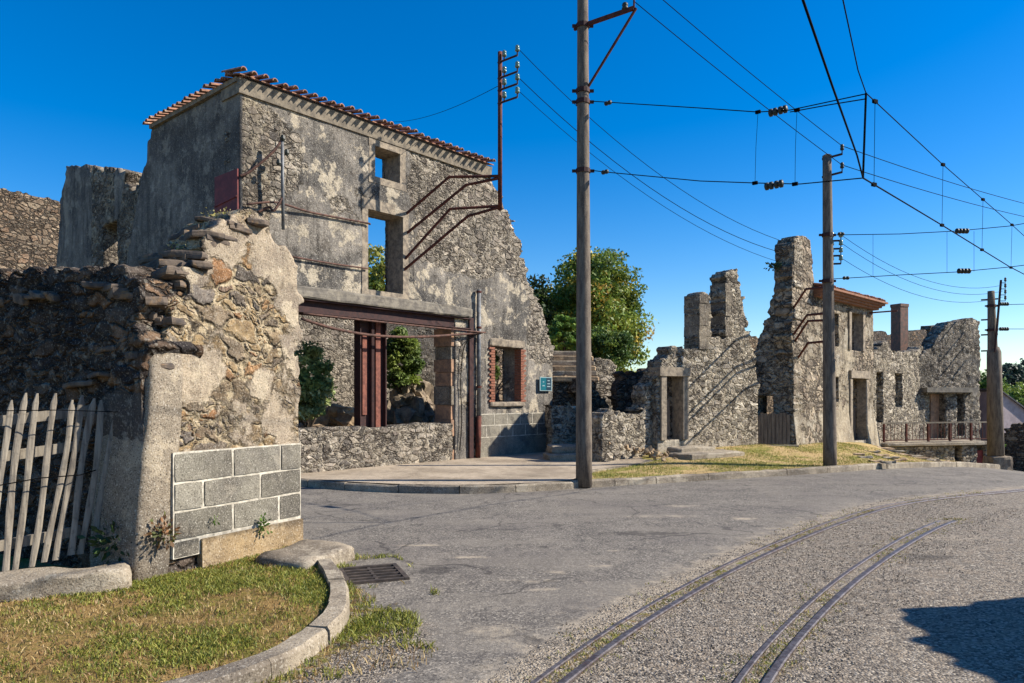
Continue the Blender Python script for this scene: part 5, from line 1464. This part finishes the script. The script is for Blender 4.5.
mb.box(plane_pt(B0, BD, (ta + tb) / 2 + .3, 0.9, -0.4), np.array((*BD, 0)) * 0.25, np.array((BD[1], -BD[0], 0)) * 0.1, (0, 0, 0.95)); mb.build('door_jamb', M['quoinwarm'], endh)
masonry('side_wall', Bq + np.array((0.02, 0.3)), np.array((0.25, 0.968)), [(0, -0.8), (0, 4.6), (2, 4.4), (3.5, 3.9), (4.5, 3.2), (5, -0.8)], 0.5, M['right'], endh, cell=0.09, plaster=0.3, seed=177)
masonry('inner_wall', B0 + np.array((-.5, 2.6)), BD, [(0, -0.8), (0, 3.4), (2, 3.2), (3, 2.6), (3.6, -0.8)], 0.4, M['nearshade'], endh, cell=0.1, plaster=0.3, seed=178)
for k, py_ in enumerate((300, 320, 335, 351)):
    e = P(981, py_, 28.1)
    mb = MB(); mb.tube([e, e + np.array((0.42, -0.35, 0))], 0.03, 6); mb.build('wall_bracket', M['darkrust'], endh)

# terrace with railing over a basement wall
ter = thing('terrace', 'low stone terrace with basement openings under the rusty railing', 'terrace', (14.6, 25.2, -0.6))
E0 = P(884, 445, 24.7)[:2]; E1 = P(993, 445, 25.9)[:2]; ED = unit(E0, E1)
eL = np.linalg.norm(E1 - E0)
eh = [pxhole(E0, ED, 955, 962, 446, 470), pxhole(E0, ED, 977, 985, 446, 470)]
eh = [(a, b, -1.3, d) for a, b, c, d in eh]
masonry('basement_wall', E0, ED, [(0, -1.2), (0, 0.0), (eL, 0.0), (eL, -1.2)], 0.4, M['right'], ter, holes=eh, cell=0.06, stone=(0.24, 0.14), relief=0.05, plaster=0.1, seed=181, jag=0)
n3e = np.array((ED[1], -ED[0], 0)); d3e = np.array((*ED, 0))
V, fs = rough_box(plane_pt(E0, ED, eL / 2, 0.06, -1.0), d3e * (eL / 2 + 0.05), n3e * 1.15, (0, 0, 0.065), 10, 0.02, 183); mk('deck', V, fs, M['slab'], ter)
mb = MB(); mb.box(plane_pt(E0, ED, (eh[1][0] + eh[1][1]) / 2, -0.62, -0.1), d3e * (eh[1][1] - eh[1][0]) / 2, n3e * 0.02, (0, 0, 0.42)); mb.build('door', M['reddoor'], ter)
rl = thing('railing', 'rusty iron railing with thin bars along the terrace edge', 'railing', (14.6, 25.1, 0.1))
rz0, rz1 = 0.125, 0.80
mb = MB(); mb.bar(plane_pt(E0, ED, -0.1, rz1, 0.0), plane_pt(E0, ED, eL, rz1, 0.0), 0.05, 0.05); mb.build('top_rail', M['cove'], rl)
mb = MB(); mb.bar(plane_pt(E0, ED, -0.1, rz0 + 0.09, 0.0), plane_pt(E0, ED, eL, rz0 + 0.09, 0.0), 0.03, 0.03); mb.build('bottom_rail', M['rust'], rl)
for t_ in np.linspace(0.0, eL - 0.05, 6):
    mb = MB(); mb.box(plane_pt(E0, ED, t_, (rz0 + rz1) / 2, 0.0), d3e * 0.03, n3e * 0.03, (0, 0, (rz1 - rz0) / 2 - 0.028)); mb.build('post', M['rust'], rl)
for t_ in np.arange(0.12, eL - 0.1, 0.15):
    mb = MB(); mb.tube([plane_pt(E0, ED, t_, rz0 + 0.1, 0), plane_pt(E0, ED, t_, rz1 - 0.02, 0)], 0.009, 5); mb.build('bar', M['rust'], rl)
ts = thing('terrace_steps', 'short flight of stone steps behind the left end of the railing', 'steps', (13.6, 25.9, 0.1))
for k in range(4):
    V, fs = rough_box(plane_pt(E0, ED, 0.35, 0.19 + k * 0.14, -1.0 - k * 0.22), d3e * 0.6, n3e * 0.16, (0, 0, 0.07), 4, 0.02, 190 + k); mk('step', V, fs, M['slab'], ts)

# small house / gable far right, boundary wall
gab = thing('outbuilding', 'pinkish rendered outbuilding with a sloping slate roof at the far right', 'outbuilding', (26.5, 38, -2))
mb = MB()
gp = [P(1000, 470, 37), P(1000, 390, 37), P(1034, 417, 37.6), P(1060, 425, 38), P(1060, 470, 38)]
back_ = [p + np.array((0.8, 5.0, 0)) for p in gp]
mb.add(gp + back_, [(4, 3, 2, 1, 0), (5, 6, 7, 8, 9), (0, 1, 6, 5), (3, 4, 9, 8)])
mb.build('wall', M['renderpink'], gab)
mb = MB(); mb.add([gp[1] + (-.15, -.15, .02), gp[2] + (0, -.15, .02), gp[3] + (0.1, -.15, .02), back_[1] + (-.15, .1, .02), back_[2] + (0, .1, .02), back_[3] + (.1, .1, .02)] +
                  [gp[1] + (-.15, -.15, .10), gp[2] + (0, -.15, .10), gp[3] + (0.1, -.15, .10), back_[1] + (-.15, .1, .10), back_[2] + (0, .1, .10), back_[3] + (.1, .1, .10)],
                 [(0, 1, 4, 3), (1, 2, 5, 4), (6, 9, 10, 7), (7, 10, 11, 8), (0, 6, 7, 1), (1, 7, 8, 2), (3, 4, 10, 9), (4, 5, 11, 10), (0, 3, 9, 6), (2, 8, 11, 5)])
mb.build('roof', M['slate'], gab)
wallpx('boundary_wall', P(1003, 400, 27.5)[:2], P(1070, 400, 26.2)[:2], [(1003, 475), (1003, 440), (1006, 431), (1013, 425), (1022, 423), (1034, 421), (1060, 424), (1075, 475)], 0.5, M['rubblewall'],
       'brown stone boundary wall at the right edge beyond the last pole', plaster=0.05, seed=195, cell=0.06, relief=0.06, zb=-1.6)
DK = [(40, 58, 50), (52, 70, 58), (34, 50, 46)]
for i, (px_, top, d, rx, pal, lab, nm) in enumerate(((1010, 362, 95, 2.2, DK, 'dark far conifer beside the last pole', 'fir_tree'), (1022, 359, 100, 2.6, DK, 'tall dark far conifer touching the right edge', 'fir_tree'), (1000, 372, 90, 2.0, DK, 'dark far tree just right of the last pole', 'fir_tree'),
                                                   (1012, 382, 60, 2.6, [(108, 126, 52), (126, 140, 62), (90, 112, 48)], 'light green tree above the outbuilding roof', 'leafy_tree'), (986, 366, 52, 1.1, [(86, 112, 48), (104, 126, 54)], 'bright green tree between the end house and the last pole', 'leafy_tree'), (1034, 384, 58, 2.6, [(104, 122, 50), (120, 136, 60)], 'light green tree cut by the right edge above the slate roof', 'leafy_tree'))):
    zt_ = P(px_, top, d)[2]; x = P(px_, 0, d)[0]
    zg = float(zroad(x)); hh2 = (zt_ - zg) / 2
    tree(nm, lab, (x, d, zg), (x, d, zg + hh2 * 1.1), (rx, rx, hh2 * 0.85), pal, 200 + i, nclump=60, per=80, leaf=0.22 if d > 80 else 0.14, clump=0.3, group='trees beyond the far row')
mb = MB(); 
wallpx('garden_wall', (4.2, 30), (9.5, 31), [(640, 430), (640, 370), (650, 366), (660, 364), (672, 366), (690, 366), (700, 430)], 0.4, M['nearshade'], 'low dark wall behind the middle ruin beside the chestnut tree', plaster=0.3, seed=197, cell=0.1)

# ================================================================== POLES
def pole(label, base, top, r0, r1):
    t_ = thing('utility_pole', label, 'utility pole', base, group='utility poles along the kerb')
    b = np.array(base, float); tp = np.array(top, float)
    n = 14; pts = [b + (tp - b) * k / n - (0, 0, 0.1 if k == 0 else 0) for k in range(n + 1)]
    mb = MB(); mb.tube(pts, [r0 + (r1 - r0) * k / n for k in range(n + 1)], 14)
    mb.build('shaft', M['pole'], t_, smooth=True)
    return t_
def collar(par, c, r, h=0.08):
    mb = MB(); c = np.array(c, float); mb.tube([c - (0, 0, h / 2), c + (0, 0, h / 2)], r, 12); mb.box(c + np.array((-r - .03, 0, 0)), (0.04, 0, 0), (0, 0.02, 0), (0, 0, 0.025)); mb.box(c + np.array((r + .03, 0, 0)), (0.04, 0, 0), (0, 0.02, 0), (0, 0, 0.025))
    return mb.build('collar', M['darkrust'], par)
p1b = P(584, 481, 13.45); p1b[2] = 0.12
p1t = P(582.5, -70, 13.45)
p1 = pole('tall slim concrete pole on the pavement kerb with a bracket near its top', p1b, p1t, 0.150, 0.092)
ax1 = lambda py: p1b + (p1t - p1b) * ((EYE + (HY - py) / F * 13.45 - p1b[2]) / (p1t[2] - p1b[2]))
tip = P(634, 8, 12.85)
mb = MB(); mb.bar(ax1(26) + (-0.15, 0.1, 0), tip, 0.05, 0.07); mb.build('crossarm', M['rust'], p1)
mb = MB(); mb.bar(ax1(91) + (0.05, 0, 0), tip + (0.04, 0, 0), 0.035, 0.035); mb.build('strut', M['rust'], p1)
mb = MB(); mb.bar(tip, tip + (0, 0, 0.5), 0.03, 0.03); mb.build('pin', M['rust'], p1)
c = P(625, 12, 12.95) + (0, 0, 0.04); insulator_mb(c, 0.06).build('insulator', M['ceramic'], p1, smooth=True)
for y_, r_ in ((26, 0.125), (91, 0.13), (102, 0.13), (171, 0.135)): collar(p1, ax1(y_), r_)
p2b = P(830, 467, 16.6); p2b[2] = 0.10
p2t = P(827, 157, 16.5)
p2 = pole('concrete pole standing on the grass in front of the small house', p2b, p2t, 0.150, 0.095)
mb = MB(); mb.tube([p2t - (0, 0, .02), p2t + (0, 0, .03), p2t + (0, 0, .06)], [.10, .10, .05], 12); mb.build('cap', M['pole'], p2)
for y_ in (158, 176):
    a = np.array((p2t[0], p2t[1], EYE + (HY - y_) / F * 16.5))
    mb = MB(); mb.bar(a + (-.1, .03, -.02), a + (0.30, -0.09, 0.06), 0.04, 0.04); mb.tube([a + (0.30, -0.09, 0.04), a + (0.30, -0.09, 0.16)], 0.014, 6); cc_ = mb.build('crossarm', M['darkrust'], p2)
    insulator_mb(a + (0.30, -0.09, 0.15), 0.045).build('insulator', M['ceramic'], cc_, smooth=True)
for y_ in (235, 281): collar(p2, (p2t[0] + 0.01, p2t[1], EYE + (HY - y_) / F * 16.5), 0.118)
p3d = 24.0
p3b = P(996, 463, p3d); p3b[2] = float(zroad(p3b[0])) + 0.05
p3 = pole('thick stepped concrete pole on a stone block at the far right', p3b, P(991, 291, p3d), 0.24, 0.10)
lp = P(994, 365, p3d)
mb = MB(); mb.tube([p3b, P(994, 352, p3d), P(993.8, 347, p3d)], [0.25, 0.205, 0.15], 12); mb.build('lower_shaft', M['pole'], p3, smooth=True)
V, fs = rough_box(p3b + np.array((0.05, 0, 0.05)), (0.34, 0, 0), (0, 0.3, 0), (0, 0, 0.32), 6, 0.04, 210); mk('base_block', V, fs, M['rock'], p3)
mb = MB(); q = P(995, 352, p3d - .2); q2 = P(1001, 280, p3d - .2); mb.tube([q, q2], 0.035, 6); sm_ = mb.build('side_mast', M['darkrust'], p3)
for y_ in (283, 289, 295, 301):
    a = P(1000, y_, p3d - .2); mb = MB(); mb.tube([a, a + (0.16, -.02, 0), a + (0.16, -.02, .06)], 0.014, 5); ca_ = mb.build('crossarm', M['darkrust'], p3)
    insulator_mb(a + (0.16, -.02, .05), 0.04).build('insulator', M['ceramic'], ca_)
for y_ in (306, 330): collar(p3, P(991.5, y_, p3d), 0.14)

# ================================================================== OVERHEAD WIRES
def sag(a, b, s, n=16):
    a, b = np.array(a, float), np.array(b, float)
    return [a + (b - a) * k / n - np.array((0, 0, s * 4 * (k / n) * (1 - k / n))) for k in range(n + 1)]
def wire(pts, r, label, name='overhead_wire', cat='wire'):
    mb = MB(); mb.tube(pts, r, 5); o = mb.build(name, M['wire'], None, smooth=True, recenter=True); tag(o, label, cat); return o
def discs(par, a, dirv, n=2, gap=0.34, r=0.085):
    d = np.array(dirv, float); d /= np.linalg.norm(d)
    for k in range(n):
        c = np.array(a) + d * gap * (k - (n - 1) / 2)
        mb = MB(); mb.tube([c - d * .07, c - d * .055, c - d * .015, c - d * .01, c + d * .01, c + d * .015, c + d * .055, c + d * .07], [.025, r, r, r * .6, r * .6, r, r, .025], 9); mb.build('insulator', M['ceramic'], par, smooth=True)
# trolley line: messenger above, contact wire below, droppers between
MS = [np.array(p) for p in ((0.3, 1.5, 6.3), (1.9, 4.6, 6.05), P(843, 0, 7.55), P(858, 70, 9.1), P(866, 93, 9.8), P(940, 162, 12.7), P(1010, 223, 16.4), P(1045, 255, 18.5))]
CW = [np.array(p) for p in ((-0.6, 0.6, 4.7), (1.0, 3.2, 4.66), P(803, 0, 5.45), P(832, 85, 6.9), P(857, 155, 9.0), P(863, 178, 9.8), P(905, 203, 11.4), P(945, 227, 13.0), P(1010, 267, 16.4), P(1045, 285, 18.5))]
tl = thing('trolley_line', 'double trolley wire with thin droppers following the curve of the tram track', 'tram wire', (4.7, 9.8, 4.6))
mb = MB(); mb.tube(MS, 0.0075, 5); mb.build('messenger_cable', M['wire'], tl, smooth=True)
mb = MB(); mb.tube(CW, 0.011, 5); mb.build('contact_wire', M['wire'], tl, smooth=True)
def along(path, px):
    q = [(p[0] / p[1] * F + CX, p) for p in path if p[1] > 4]
    for (x0, a), (x1, b) in zip(q[:-1], q[1:]):
        if x0 <= px <= x1:
            s_ = (px - x0) / (x1 - x0 + 1e-9); s_ = (s_ / b[1]) / (s_ / b[1] + (1 - s_) / a[1]); return a + (b - a) * s_
    return q[-1][1]
mb = MB(); mb.tube([MS[4], CW[5]], 0.016, 6); mb.build('spacer_rod', M['wire'], tl)
for px_ in (875, 943, 983, 1012):
    mb = MB(); mb.tube([along(MS, px_), along(CW, px_ - 1)], 0.004, 4); mb.build('dropper', M['wire'], tl)
    for p in (along(MS, px_), along(CW, px_ - 1)):
        mb = MB(); mb.box(p, (.035, .02, 0), (-.01, .014, 0), (0, 0, .025)); mb.build('clamp', M['wire'], tl)
def span(label, pts, r, ins, dirv, extra=()):
    t_ = thing('span_wire', label, 'span wire', pts[0])
    mb = MB(); mb.tube(pts, r, 5); mb.build('cable', M['wire'], t_, smooth=True)
    for e in extra:
        mb = MB(); mb.tube(e, r, 5); mb.build('cable', M['wire'], t_, smooth=True)
    for (c, n) in ins: discs(t_, c, dirv, n, 0.15, 0.06 if n > 1 else 0.04)
    return t_
sA = span('upper span wire with twin insulators from the tall pole to the trolley line', [ax1(101) + (0.1, 0, 0), P(605, 102, 13.4), P(700, 108, 12.4), P(758, 112, 11.5), P(790, 110, 11.0), P(865, 94, 9.8)], 0.0085, [(P(608, 103, 13.35), 1), (P(778, 111, 11.2), 2)], (0.75, -.65, 0), extra=[[P(790, 112, 11.0), P(828, 105, 10.4), P(865, 99, 9.8)]])
sB = span('lower span wire with twin insulators from the tall pole to the trolley line', [ax1(170) + (0.1, 0, 0), P(605, 172, 13.4), P(700, 181, 12.4), P(756, 183, 11.5), P(800, 184, 10.9), P(863, 178, 9.8)], 0.0085, [(P(605, 172, 13.35), 1), (P(774, 185, 11.2), 2)], (0.75, -.65, 0))
for (xa, ya, xb, yb, d_) in ((758, 112, 755, 183, 11.5), (797, 110, 795, 184, 10.9)):
    mb = MB(); mb.tube([P(xa, ya, d_), P((xa + xb) / 2 - .6, (ya + yb) / 2, d_), P(xb, yb, d_)], 0.004, 4); mb.build('dropper', M['wire'], sA)
    for q in (P(xa, ya, d_), P(xb, yb, d_)):
        mb = MB(); mb.box(q, (.03, -.025, 0), (.012, .012, 0), (0, 0, .025)); mb.build('clamp', M['wire'], sA)
sC = span('upper span wire from the pole on the grass to the right', [P(832, 235, 16.5), P(900, 234, 16.5), P(957, 231, 16.5), P(1010, 226, 16.4), P(1090, 212, 16.0)], 0.009, [(P(841, 234, 16.45), 1), (P(962, 231, 16.5), 2)], (1, 0, 0))
sD = span('lower span wire from the pole on the grass to the right', [P(832, 279, 16.5), P(900, 275, 16.5), P(957, 272, 16.5), P(1010, 267, 16.4), P(1090, 257, 16.0)], 0.009, [(P(846, 278, 16.45), 1), (P(964, 271, 16.5), 2)], (1, 0, 0))
for px_ in (947, 974, 873):
    mb = MB(); mb.tube([P(px_, 232 - (px_ - 947) * .03, 16.5), P(px_, 273 - (px_ - 947) * .05, 16.5)], 0.004, 4); mb.build('dropper', M['wire'], sC)
span('short span wire leaving the last pole to the right, the upper of two', [P(992, 305, p3d), P(1030, 304, 23.5), P(1100, 300, 22)], 0.010, [(P(1004, 304, 23.7), 2)], (1, 0, 0))
span('short span wire leaving the last pole to the right, the lower of two', [P(992, 329, p3d), P(1030, 329, 23.5), P(1100, 329, 22)], 0.010, [(P(1004, 329, 23.7), 2)], (1, 0, 0))
i1, i2 = p2t + np.array((0.30, -0.09, 0.22)), np.array((p2t[0] + .30, p2t[1] - .09, EYE + (HY - 176) / F * 16.5 + 0.22))
wire(sag(P(640, -20, 13.2), i1, 0.05), 0.0075, 'upper power wire slanting down from above the tall pole to the next pole')
wire(sag(P(634, 8, 12.85) + (0, 0, .12), i2, 0.05), 0.0075, 'lower power wire slanting from the bracket of the tall pole to the next pole')
wire(sag(i1, P(1060, 212, 24), 0.1), 0.0085, 'upper power wire leaving the pole on the grass to the right edge')
wire(sag(i2, P(1060, 224, 24), 0.1), 0.0085, 'lower power wire leaving the pole on the grass to the right edge')
ins1 = lambda py: np.array((B1[0] + 0.38, B1[1] - .32, zB(py) + .16))
tw = P(780, 250, 20.3)
wire(sag(ins1(62), P(779, 240, 20.3), 0.55), 0.007, 'highest telephone wire sagging from the facade bracket to the stone tower')
wire(sag(ins1(90), P(779, 252, 20.3), 0.55), 0.008, 'middle telephone wire sagging from the facade bracket to the stone tower')
wire(sag(ins1(103), P(779, 262, 20.3), 0.50), 0.006, 'lowest telephone wire sagging from the facade bracket to the stone tower')
wire(sag(np.array((B1[0], B1[1], zB(85))), P(380, 121, 30), 0.3), 0.007, 'faint wire from the facade bracket back over the roofless ruin')
for k, (ya, yb, w_) in enumerate(((241, 285, 'highest'), (249, 291, 'middle'), (264, 297, 'lowest'))):
    wire(sag(np.array((B2[0] + .28, B2[1] - .05, zB2(ya) + .15)), P(1003, yb, p3d - .2), 0.55), 0.006, f'{w_} thin wire sagging from the tower bracket to the last pole')

# ================================================================== TRAM RAILS
for k, (path, lab) in enumerate(((RAIL1, 'outer tram rail with its guard rail, nearer the asphalt'), (RAIL2, 'inner tram rail with its guard rail, curving through the gravel'))):
    t_ = thing('tram_rail', lab, 'tram rail', (path[45][0], path[45][1], 0), group='tram rails in the road')
    ra = mat_simple('worn_rail_steel', (120, 112, 108), (82, 72, 68), 20, 0.45, 0.2, 0.002, 0.55, spot=(96, 66, 50), spotamt=0.5) if k == 0 else M_rail
    M_rail = ra
    sweep('running_rail', offset_path(path, 0.075), [(-0.028, -0.05), (-0.028, 0.014), (-0.02, 0.020), (0.02, 0.020), (0.028, 0.014), (0.028, -0.05)], lambda x, y: zroad(x) - (0.035 * sstep(9.2, 10.6, y) if k else 0), ra, t_)
    sweep('guard_rail', offset_path(path, -0.075), [(-0.02, -0.05), (-0.02, 0.010), (-0.014, 0.015), (0.014, 0.015), (0.02, 0.010), (0.02, -0.05)], lambda x, y: zroad(x) - (0.035 * sstep(9.2, 10.6, y) if k else 0), ra, t_)

# ================================================================== the ruin on the right, outside the picture, that casts the foreground shadow
RW0 = np.array((6.9, 5.80)); RWD = np.array((0.0, -1.0))
masonry('ruined_wall', RW0, RWD, [(0, -0.2), (0, 2.86), (0.35, 2.92), (0.6, 2.9), (0.75, 3.0), (1.0, 2.98), (1.5, 3.06), (2.2, 3.04), (5, 3.1), (9.5, 3.1), (9.5, -0.2)], 0.6, M['right'], None, cell=0.08, stone=(0.34, 0.2), seed=221, plaster=0.3, recenter=True, jag=0.6)['label'] = 'stone wall right of the track, casting the dark shadow in the foreground'
o = bpy.data.objects[-1] if False else [x for x in C.objects if x.name.startswith('ruined_wall') and x.type == 'MESH'][-1]
o['category'] = 'ruined wall'
wb = masonry('ruined_wall', np.array((7.05, 5.32)), np.array((0.957, 0.29)), [(0, -0.3), (0, 2.72), (0.6, 2.68), (1.3, 2.66), (1.8, 2.7), (2.4, 2.8), (3.2, 2.8), (4, 2.6), (4, -0.6)], 0.5, M['right'], None, cell=0.1, seed=222, plaster=0.3, recenter=True)
tag(wb, 'stone gable wall right of the track behind the wall that shades the road', 'ruined wall')

# ================================================================== LOOSE STONES, GRASS, WEEDS, GRAVEL
rng = np.random.default_rng(33)
fs_pos = [(884, 449, .28), (893, 452, .33), (902, 455, .26), (912, 457, .30), (921, 459, .24), (932, 461, .22), (943, 463, .2), (872, 452, .2), (880, 456, .24), (890, 459, .2), (899, 461, .18), (866, 458, .16), (876, 462, .15), (888, 464, .16), (858, 455, .14)]
for i, (px_, py_, s_) in enumerate(fs_pos):
    d = 20.0
    for _ in range(12):
        x = (px_ - CX) / F * d; d = (EYE - float(zbank(x, d))) * F / (py_ - HY)
    x = (px_ - CX) / F * d; z = float(zbank(x, d))
    an = rng.uniform(-0.3, 0.5)
    V, fs = rough_box((x, d, z + 0.02), (s_ * math.cos(an), s_ * math.sin(an), 0), (-s_ * .5 * math.sin(an), s_ * .5 * math.cos(an), 0), (rng.normal() * .012, rng.normal() * .012, 0.028), 4, 0.06, 230 + i)
    o = mk('fallen_stone', V, fs, M['slab'] if i % 2 else M['rockwarm'], smooth=False, recenter=True)
    tag(o, 'flat pale stone lying in the grass of the bank below the small house', 'stone', 'fallen stones on the bank')

def blades(name, pts, hgt, cols, seed, label):
    rg = np.random.default_rng(seed); n = len(pts)
    pts = np.asarray(pts, float)
    a = rg.uniform(0, 2 * np.pi, n); h = hgt * rg.uniform(0.5, 1.4, n)
    lean = rg.normal(size=(n, 2)) * 0.55
    w = 0.0025 + 0.002 * rg.random(n)
    dx = np.stack([np.cos(a), np.sin(a), 0 * a], -1) * w[:, None]
    mid = pts + np.concatenate([lean * 0.35 * h[:, None], (h * 0.6)[:, None]], 1)
    tip = pts + np.concatenate([lean * h[:, None], h[:, None]], 1)
    V = np.stack([pts - dx, pts + dx, mid + dx * .8, tip, mid - dx * .8], 1).reshape(-1, 3)
    q = np.arange(5 * n).reshape(n, 5)
    col = np.repeat(cols, 5, axis=0)
    o = mk(name, V, q, M['grass'], acol=np.concatenate([col, np.ones((5 * n, 1))], 1))
    tag(o, label, 'grass', kind='stuff'); return o
GR = [(118, 124, 50), (138, 138, 60), (96, 108, 44), (150, 146, 70)]; ST = [(160, 138, 92), (146, 122, 80), (174, 152, 106), (134, 106, 72)]
def turf_points(n, box, test, zf, seed, thr=0.42):
    rg = np.random.default_rng(seed)
    x = rg.uniform(box[0], box[1], n); y = rg.uniform(box[2], box[3], n)
    m_ = test(x, y); x, y = x[m_], y[m_]
    g = fbm(x * 1.3, y * 1.3, seed) + 0.5 * (fbm(x * 6, y * 6, seed + 2) - 0.5)
    keep = rg.random(len(x)) < np.clip((g - 0.25) * 2.2, 0.15, 1)
    x, y, g = x[keep], y[keep], g[keep]
    c = np.where((g + rg.normal(size=len(g)) * 0.07 > thr)[:, None], palette(len(x), GR, rg, .25), palette(len(x), ST, rg, .25))
    return np.stack([x, y, zf(x, y)], -1), c
inside_v = lambda x, y: (signed_dist(x, y, VKERB) > 0.165) & ((x - NC[0]) * ND[1] - (y - NC[1]) * ND[0] > 0.05) | ((signed_dist(x, y, VKERB) > 0.165) & (y < 6.2))
p_, c_ = turf_points(130000, (-4.6, -1.1, 3.2, 8.0), inside_v, zv, 41)
blades('verge_grass', p_, 0.026, c_, 42, 'short patchy green and straw turf on the verge inside the curved kerb')
p_, c_ = turf_points(40000, (-2.6, -0.4, 3.8, 7.6), lambda x, y: (signed_dist(x, y, VKERB) < -0.01) & (signed_dist(x, y, VKERB) > -0.75) & (np.abs(x + 1.3) + np.abs(y - 6.8) > 0.5) & (fbm(x * 2.2, y * 2.2, 77) > 0.38 + 0.25 * sstep(0.1, 0.75, -signed_dist(x, y, VKERB))), lambda x, y: 0 * x, 43, 0.40)
blades('roadside_grass', p_, 0.04, c_, 44, 'ragged grass growing at the road edge outside the curved kerb')
p_, c_ = turf_points(110000, (1.6, 14.5, 13.6, 22.0), lambda x, y: (y > kerb_y(x) + 0.2) & (y < 15.2 + np.clip((x - 2) * .8, 0, 9) + 1.2) & ~inpoly(x, y, PAVPOLY), zbank, 45, 0.41)
blades('bank_grass', p_, 0.034, c_, 46, 'dry grass on the bank between kerb and ruins')
rg = np.random.default_rng(50)
tp, tc = [], []
for path, lim in ((RAIL1, 13.0), (RAIL2, 10.0)):
    for o_ in rg.normal(0, 0.10, 26):
        q = offset_path(path, float(o_)); s_ = rg.random(len(q) * 1) < 0.8
        q = q[s_] + rg.normal(0, 0.05, (s_.sum(), 2)); q = q[(q[:, 1] > 3.8) & (q[:, 1] < lim)]
        q = q[fbm(q[:, 0] * 2, q[:, 1] * 2, 51) > 0.53]
        for c0 in q:
            for _ in range(4): tp.append((c0[0] + rg.normal(0, .02), c0[1] + rg.normal(0, .02), 0.0))
tp = np.array(tp)
blades('track_moss', tp, 0.016, np.where((rg.random(len(tp)) < .55)[:, None], palette(len(tp), GR, rg), palette(len(tp), ST, rg)), 52, 'low moss and grass tufts in the grooves of the tram rails')

# gravel
def pebbles(name, pts, size, seed, label, mat):
    rg = np.random.default_rng(seed); n = len(pts)
    O = np.array([(1, 0, 0), (0, 1, 0), (-1, 0, 0), (0, -1, 0), (0, 0, 1), (0, 0, -1)], float)
    s = rg.uniform(size[0], size[1], (n, 1, 1)) * rg.uniform(0.6, 1.1, (n, 6, 1))
    a = rg.uniform(0, 6.28, n); ca, sa_ = np.cos(a), np.sin(a)
    Q = O[None] * s * np.array((1.0, 0.8, 0.6))
    X = Q[..., 0] * ca[:, None] - Q[..., 1] * sa_[:, None]; Y = Q[..., 0] * sa_[:, None] + Q[..., 1] * ca[:, None]
    V = np.stack([X + pts[:, 0, None], Y + pts[:, 1, None], Q[..., 2] + pts[:, 2, None]], -1).reshape(-1, 3)
    f = np.array([(0, 1, 4), (1, 2, 4), (2, 3, 4), (3, 0, 4), (1, 0, 5), (2, 1, 5), (3, 2, 5), (0, 3, 5)])
    q = (f[None] + 6 * np.arange(n)[:, None, None]).reshape(-1, 3)
    P6 = [(98, 91, 83), (128, 118, 106), (152, 140, 124), (78, 72, 67), (176, 164, 146)]
    col = np.repeat(palette(n, P6, rg, .15), 6, axis=0)
    o = mk(name, V, q, mat, acol=np.concatenate([col, np.ones((6 * n, 1))], 1))
    tag(o, label, 'gravel', kind='stuff')
m_, t__ = newmat('pebble'); cc, *_r = t__.attr('col'); t__.out(cc, 0.9, None, spec=0.2); M['pebble'] = m_
x = rg.uniform(-1.5, 7.5, 60000); y = 3.6 + 8.5 * rg.random(60000) ** 1.4
A_ = road_attr(x, y)
k_ = (A_[:, 0] + 0.7 * (fbm(x * 3, y * 3, 61) - .5) > 0.55) & (A_[:, 2] < 0.5) & (np.abs(signed_dist(x, y, RAIL1)) > .12) & (np.abs(signed_dist(x, y, RAIL2)) > .12) & (signed_dist(x, y, RAIL2) < 0.5 + 1.2 * (fbm(x * 1.3, y * 1.3, 66) - .4)) & (signed_dist(x, y, VKERB) < 0)
pebbles('gravel', np.stack([x[k_], y[k_], 0 * x[k_] + 0.004], -1), (0.004, 0.011), 62, 'loose pale gravel between and beside the tram rails', M['pebble'])

# weeds and ferns
def weed(name, label, c, n, spread, pal, seed, leaf=0.03, h=0.12, cat='weed'):
    rg = np.random.default_rng(seed); pts = np.array(c) + rg.normal(size=(n, 3)) * np.array((spread, spread, h * .4)) + (0, 0, h * .5)
    o = leaves(name, pts, leaf, palette(n, pal, rg, .3), None, seed, recenter=True); tag(o, label, cat); return o
wp = lambda px, py, w: plane_pt(NC, ND, *onplane(NC, ND, px, py), w)
weed('weed', 'green weed sprouting low on the cement block panel', wp(255, 530, 0.12), 60, 0.03, [(92, 116, 48), (74, 98, 40)], 301, 0.022, 0.12)
weed('weed', 'tiny green weed in the bottom joint of the cement block panel', wp(207, 521, 0.11), 22, 0.018, [(92, 116, 48)], 302, 0.016, 0.05)
weed('weed', 'reddish weed at the foot of the corner pier', wp(156, 540, 0.12), 110, 0.06, [(110, 84, 56), (86, 92, 44), (132, 96, 64)], 303, 0.026, 0.14)
weed('fern', 'dark fern at the foot of the return wall beside the fence', P(118, 553, 6.35), 170, 0.10, [(46, 66, 36), (60, 80, 42)], 304, 0.035, 0.2)
for k, (px_, py_, w_, lab) in enumerate(((222, 216, -0.25, 'yellowish stonecrop on the topmost ledge of the broken corner wall'), (213, 234, -0.3, 'yellowish stonecrop on the second ledge of the broken corner wall'), (190, 250, -0.3, 'small stonecrop tuft on the lowest ledge of the broken corner wall'))):
    weed('stonecrop', lab, wp(px_ + 25, py_, w_), 220, 0.09, [(170, 160, 92), (140, 140, 70), (190, 176, 120)], 310 + k, 0.014, 0.05, 'stonecrop')
weed('weed', 'green tuft sprouting from the left edge of the stone tower', P(774, 268, 20.4), 90, 0.09, [(62, 78, 42), (84, 96, 50)], 320, 0.05, 0.12)
weed('weed', 'dark green plant over the basement opening of the terrace', plane_pt(E0, ED, 4.6, -0.05, 0.1), 120, 0.14, [(56, 80, 40), (74, 98, 48)], 321, 0.05, 0.15)
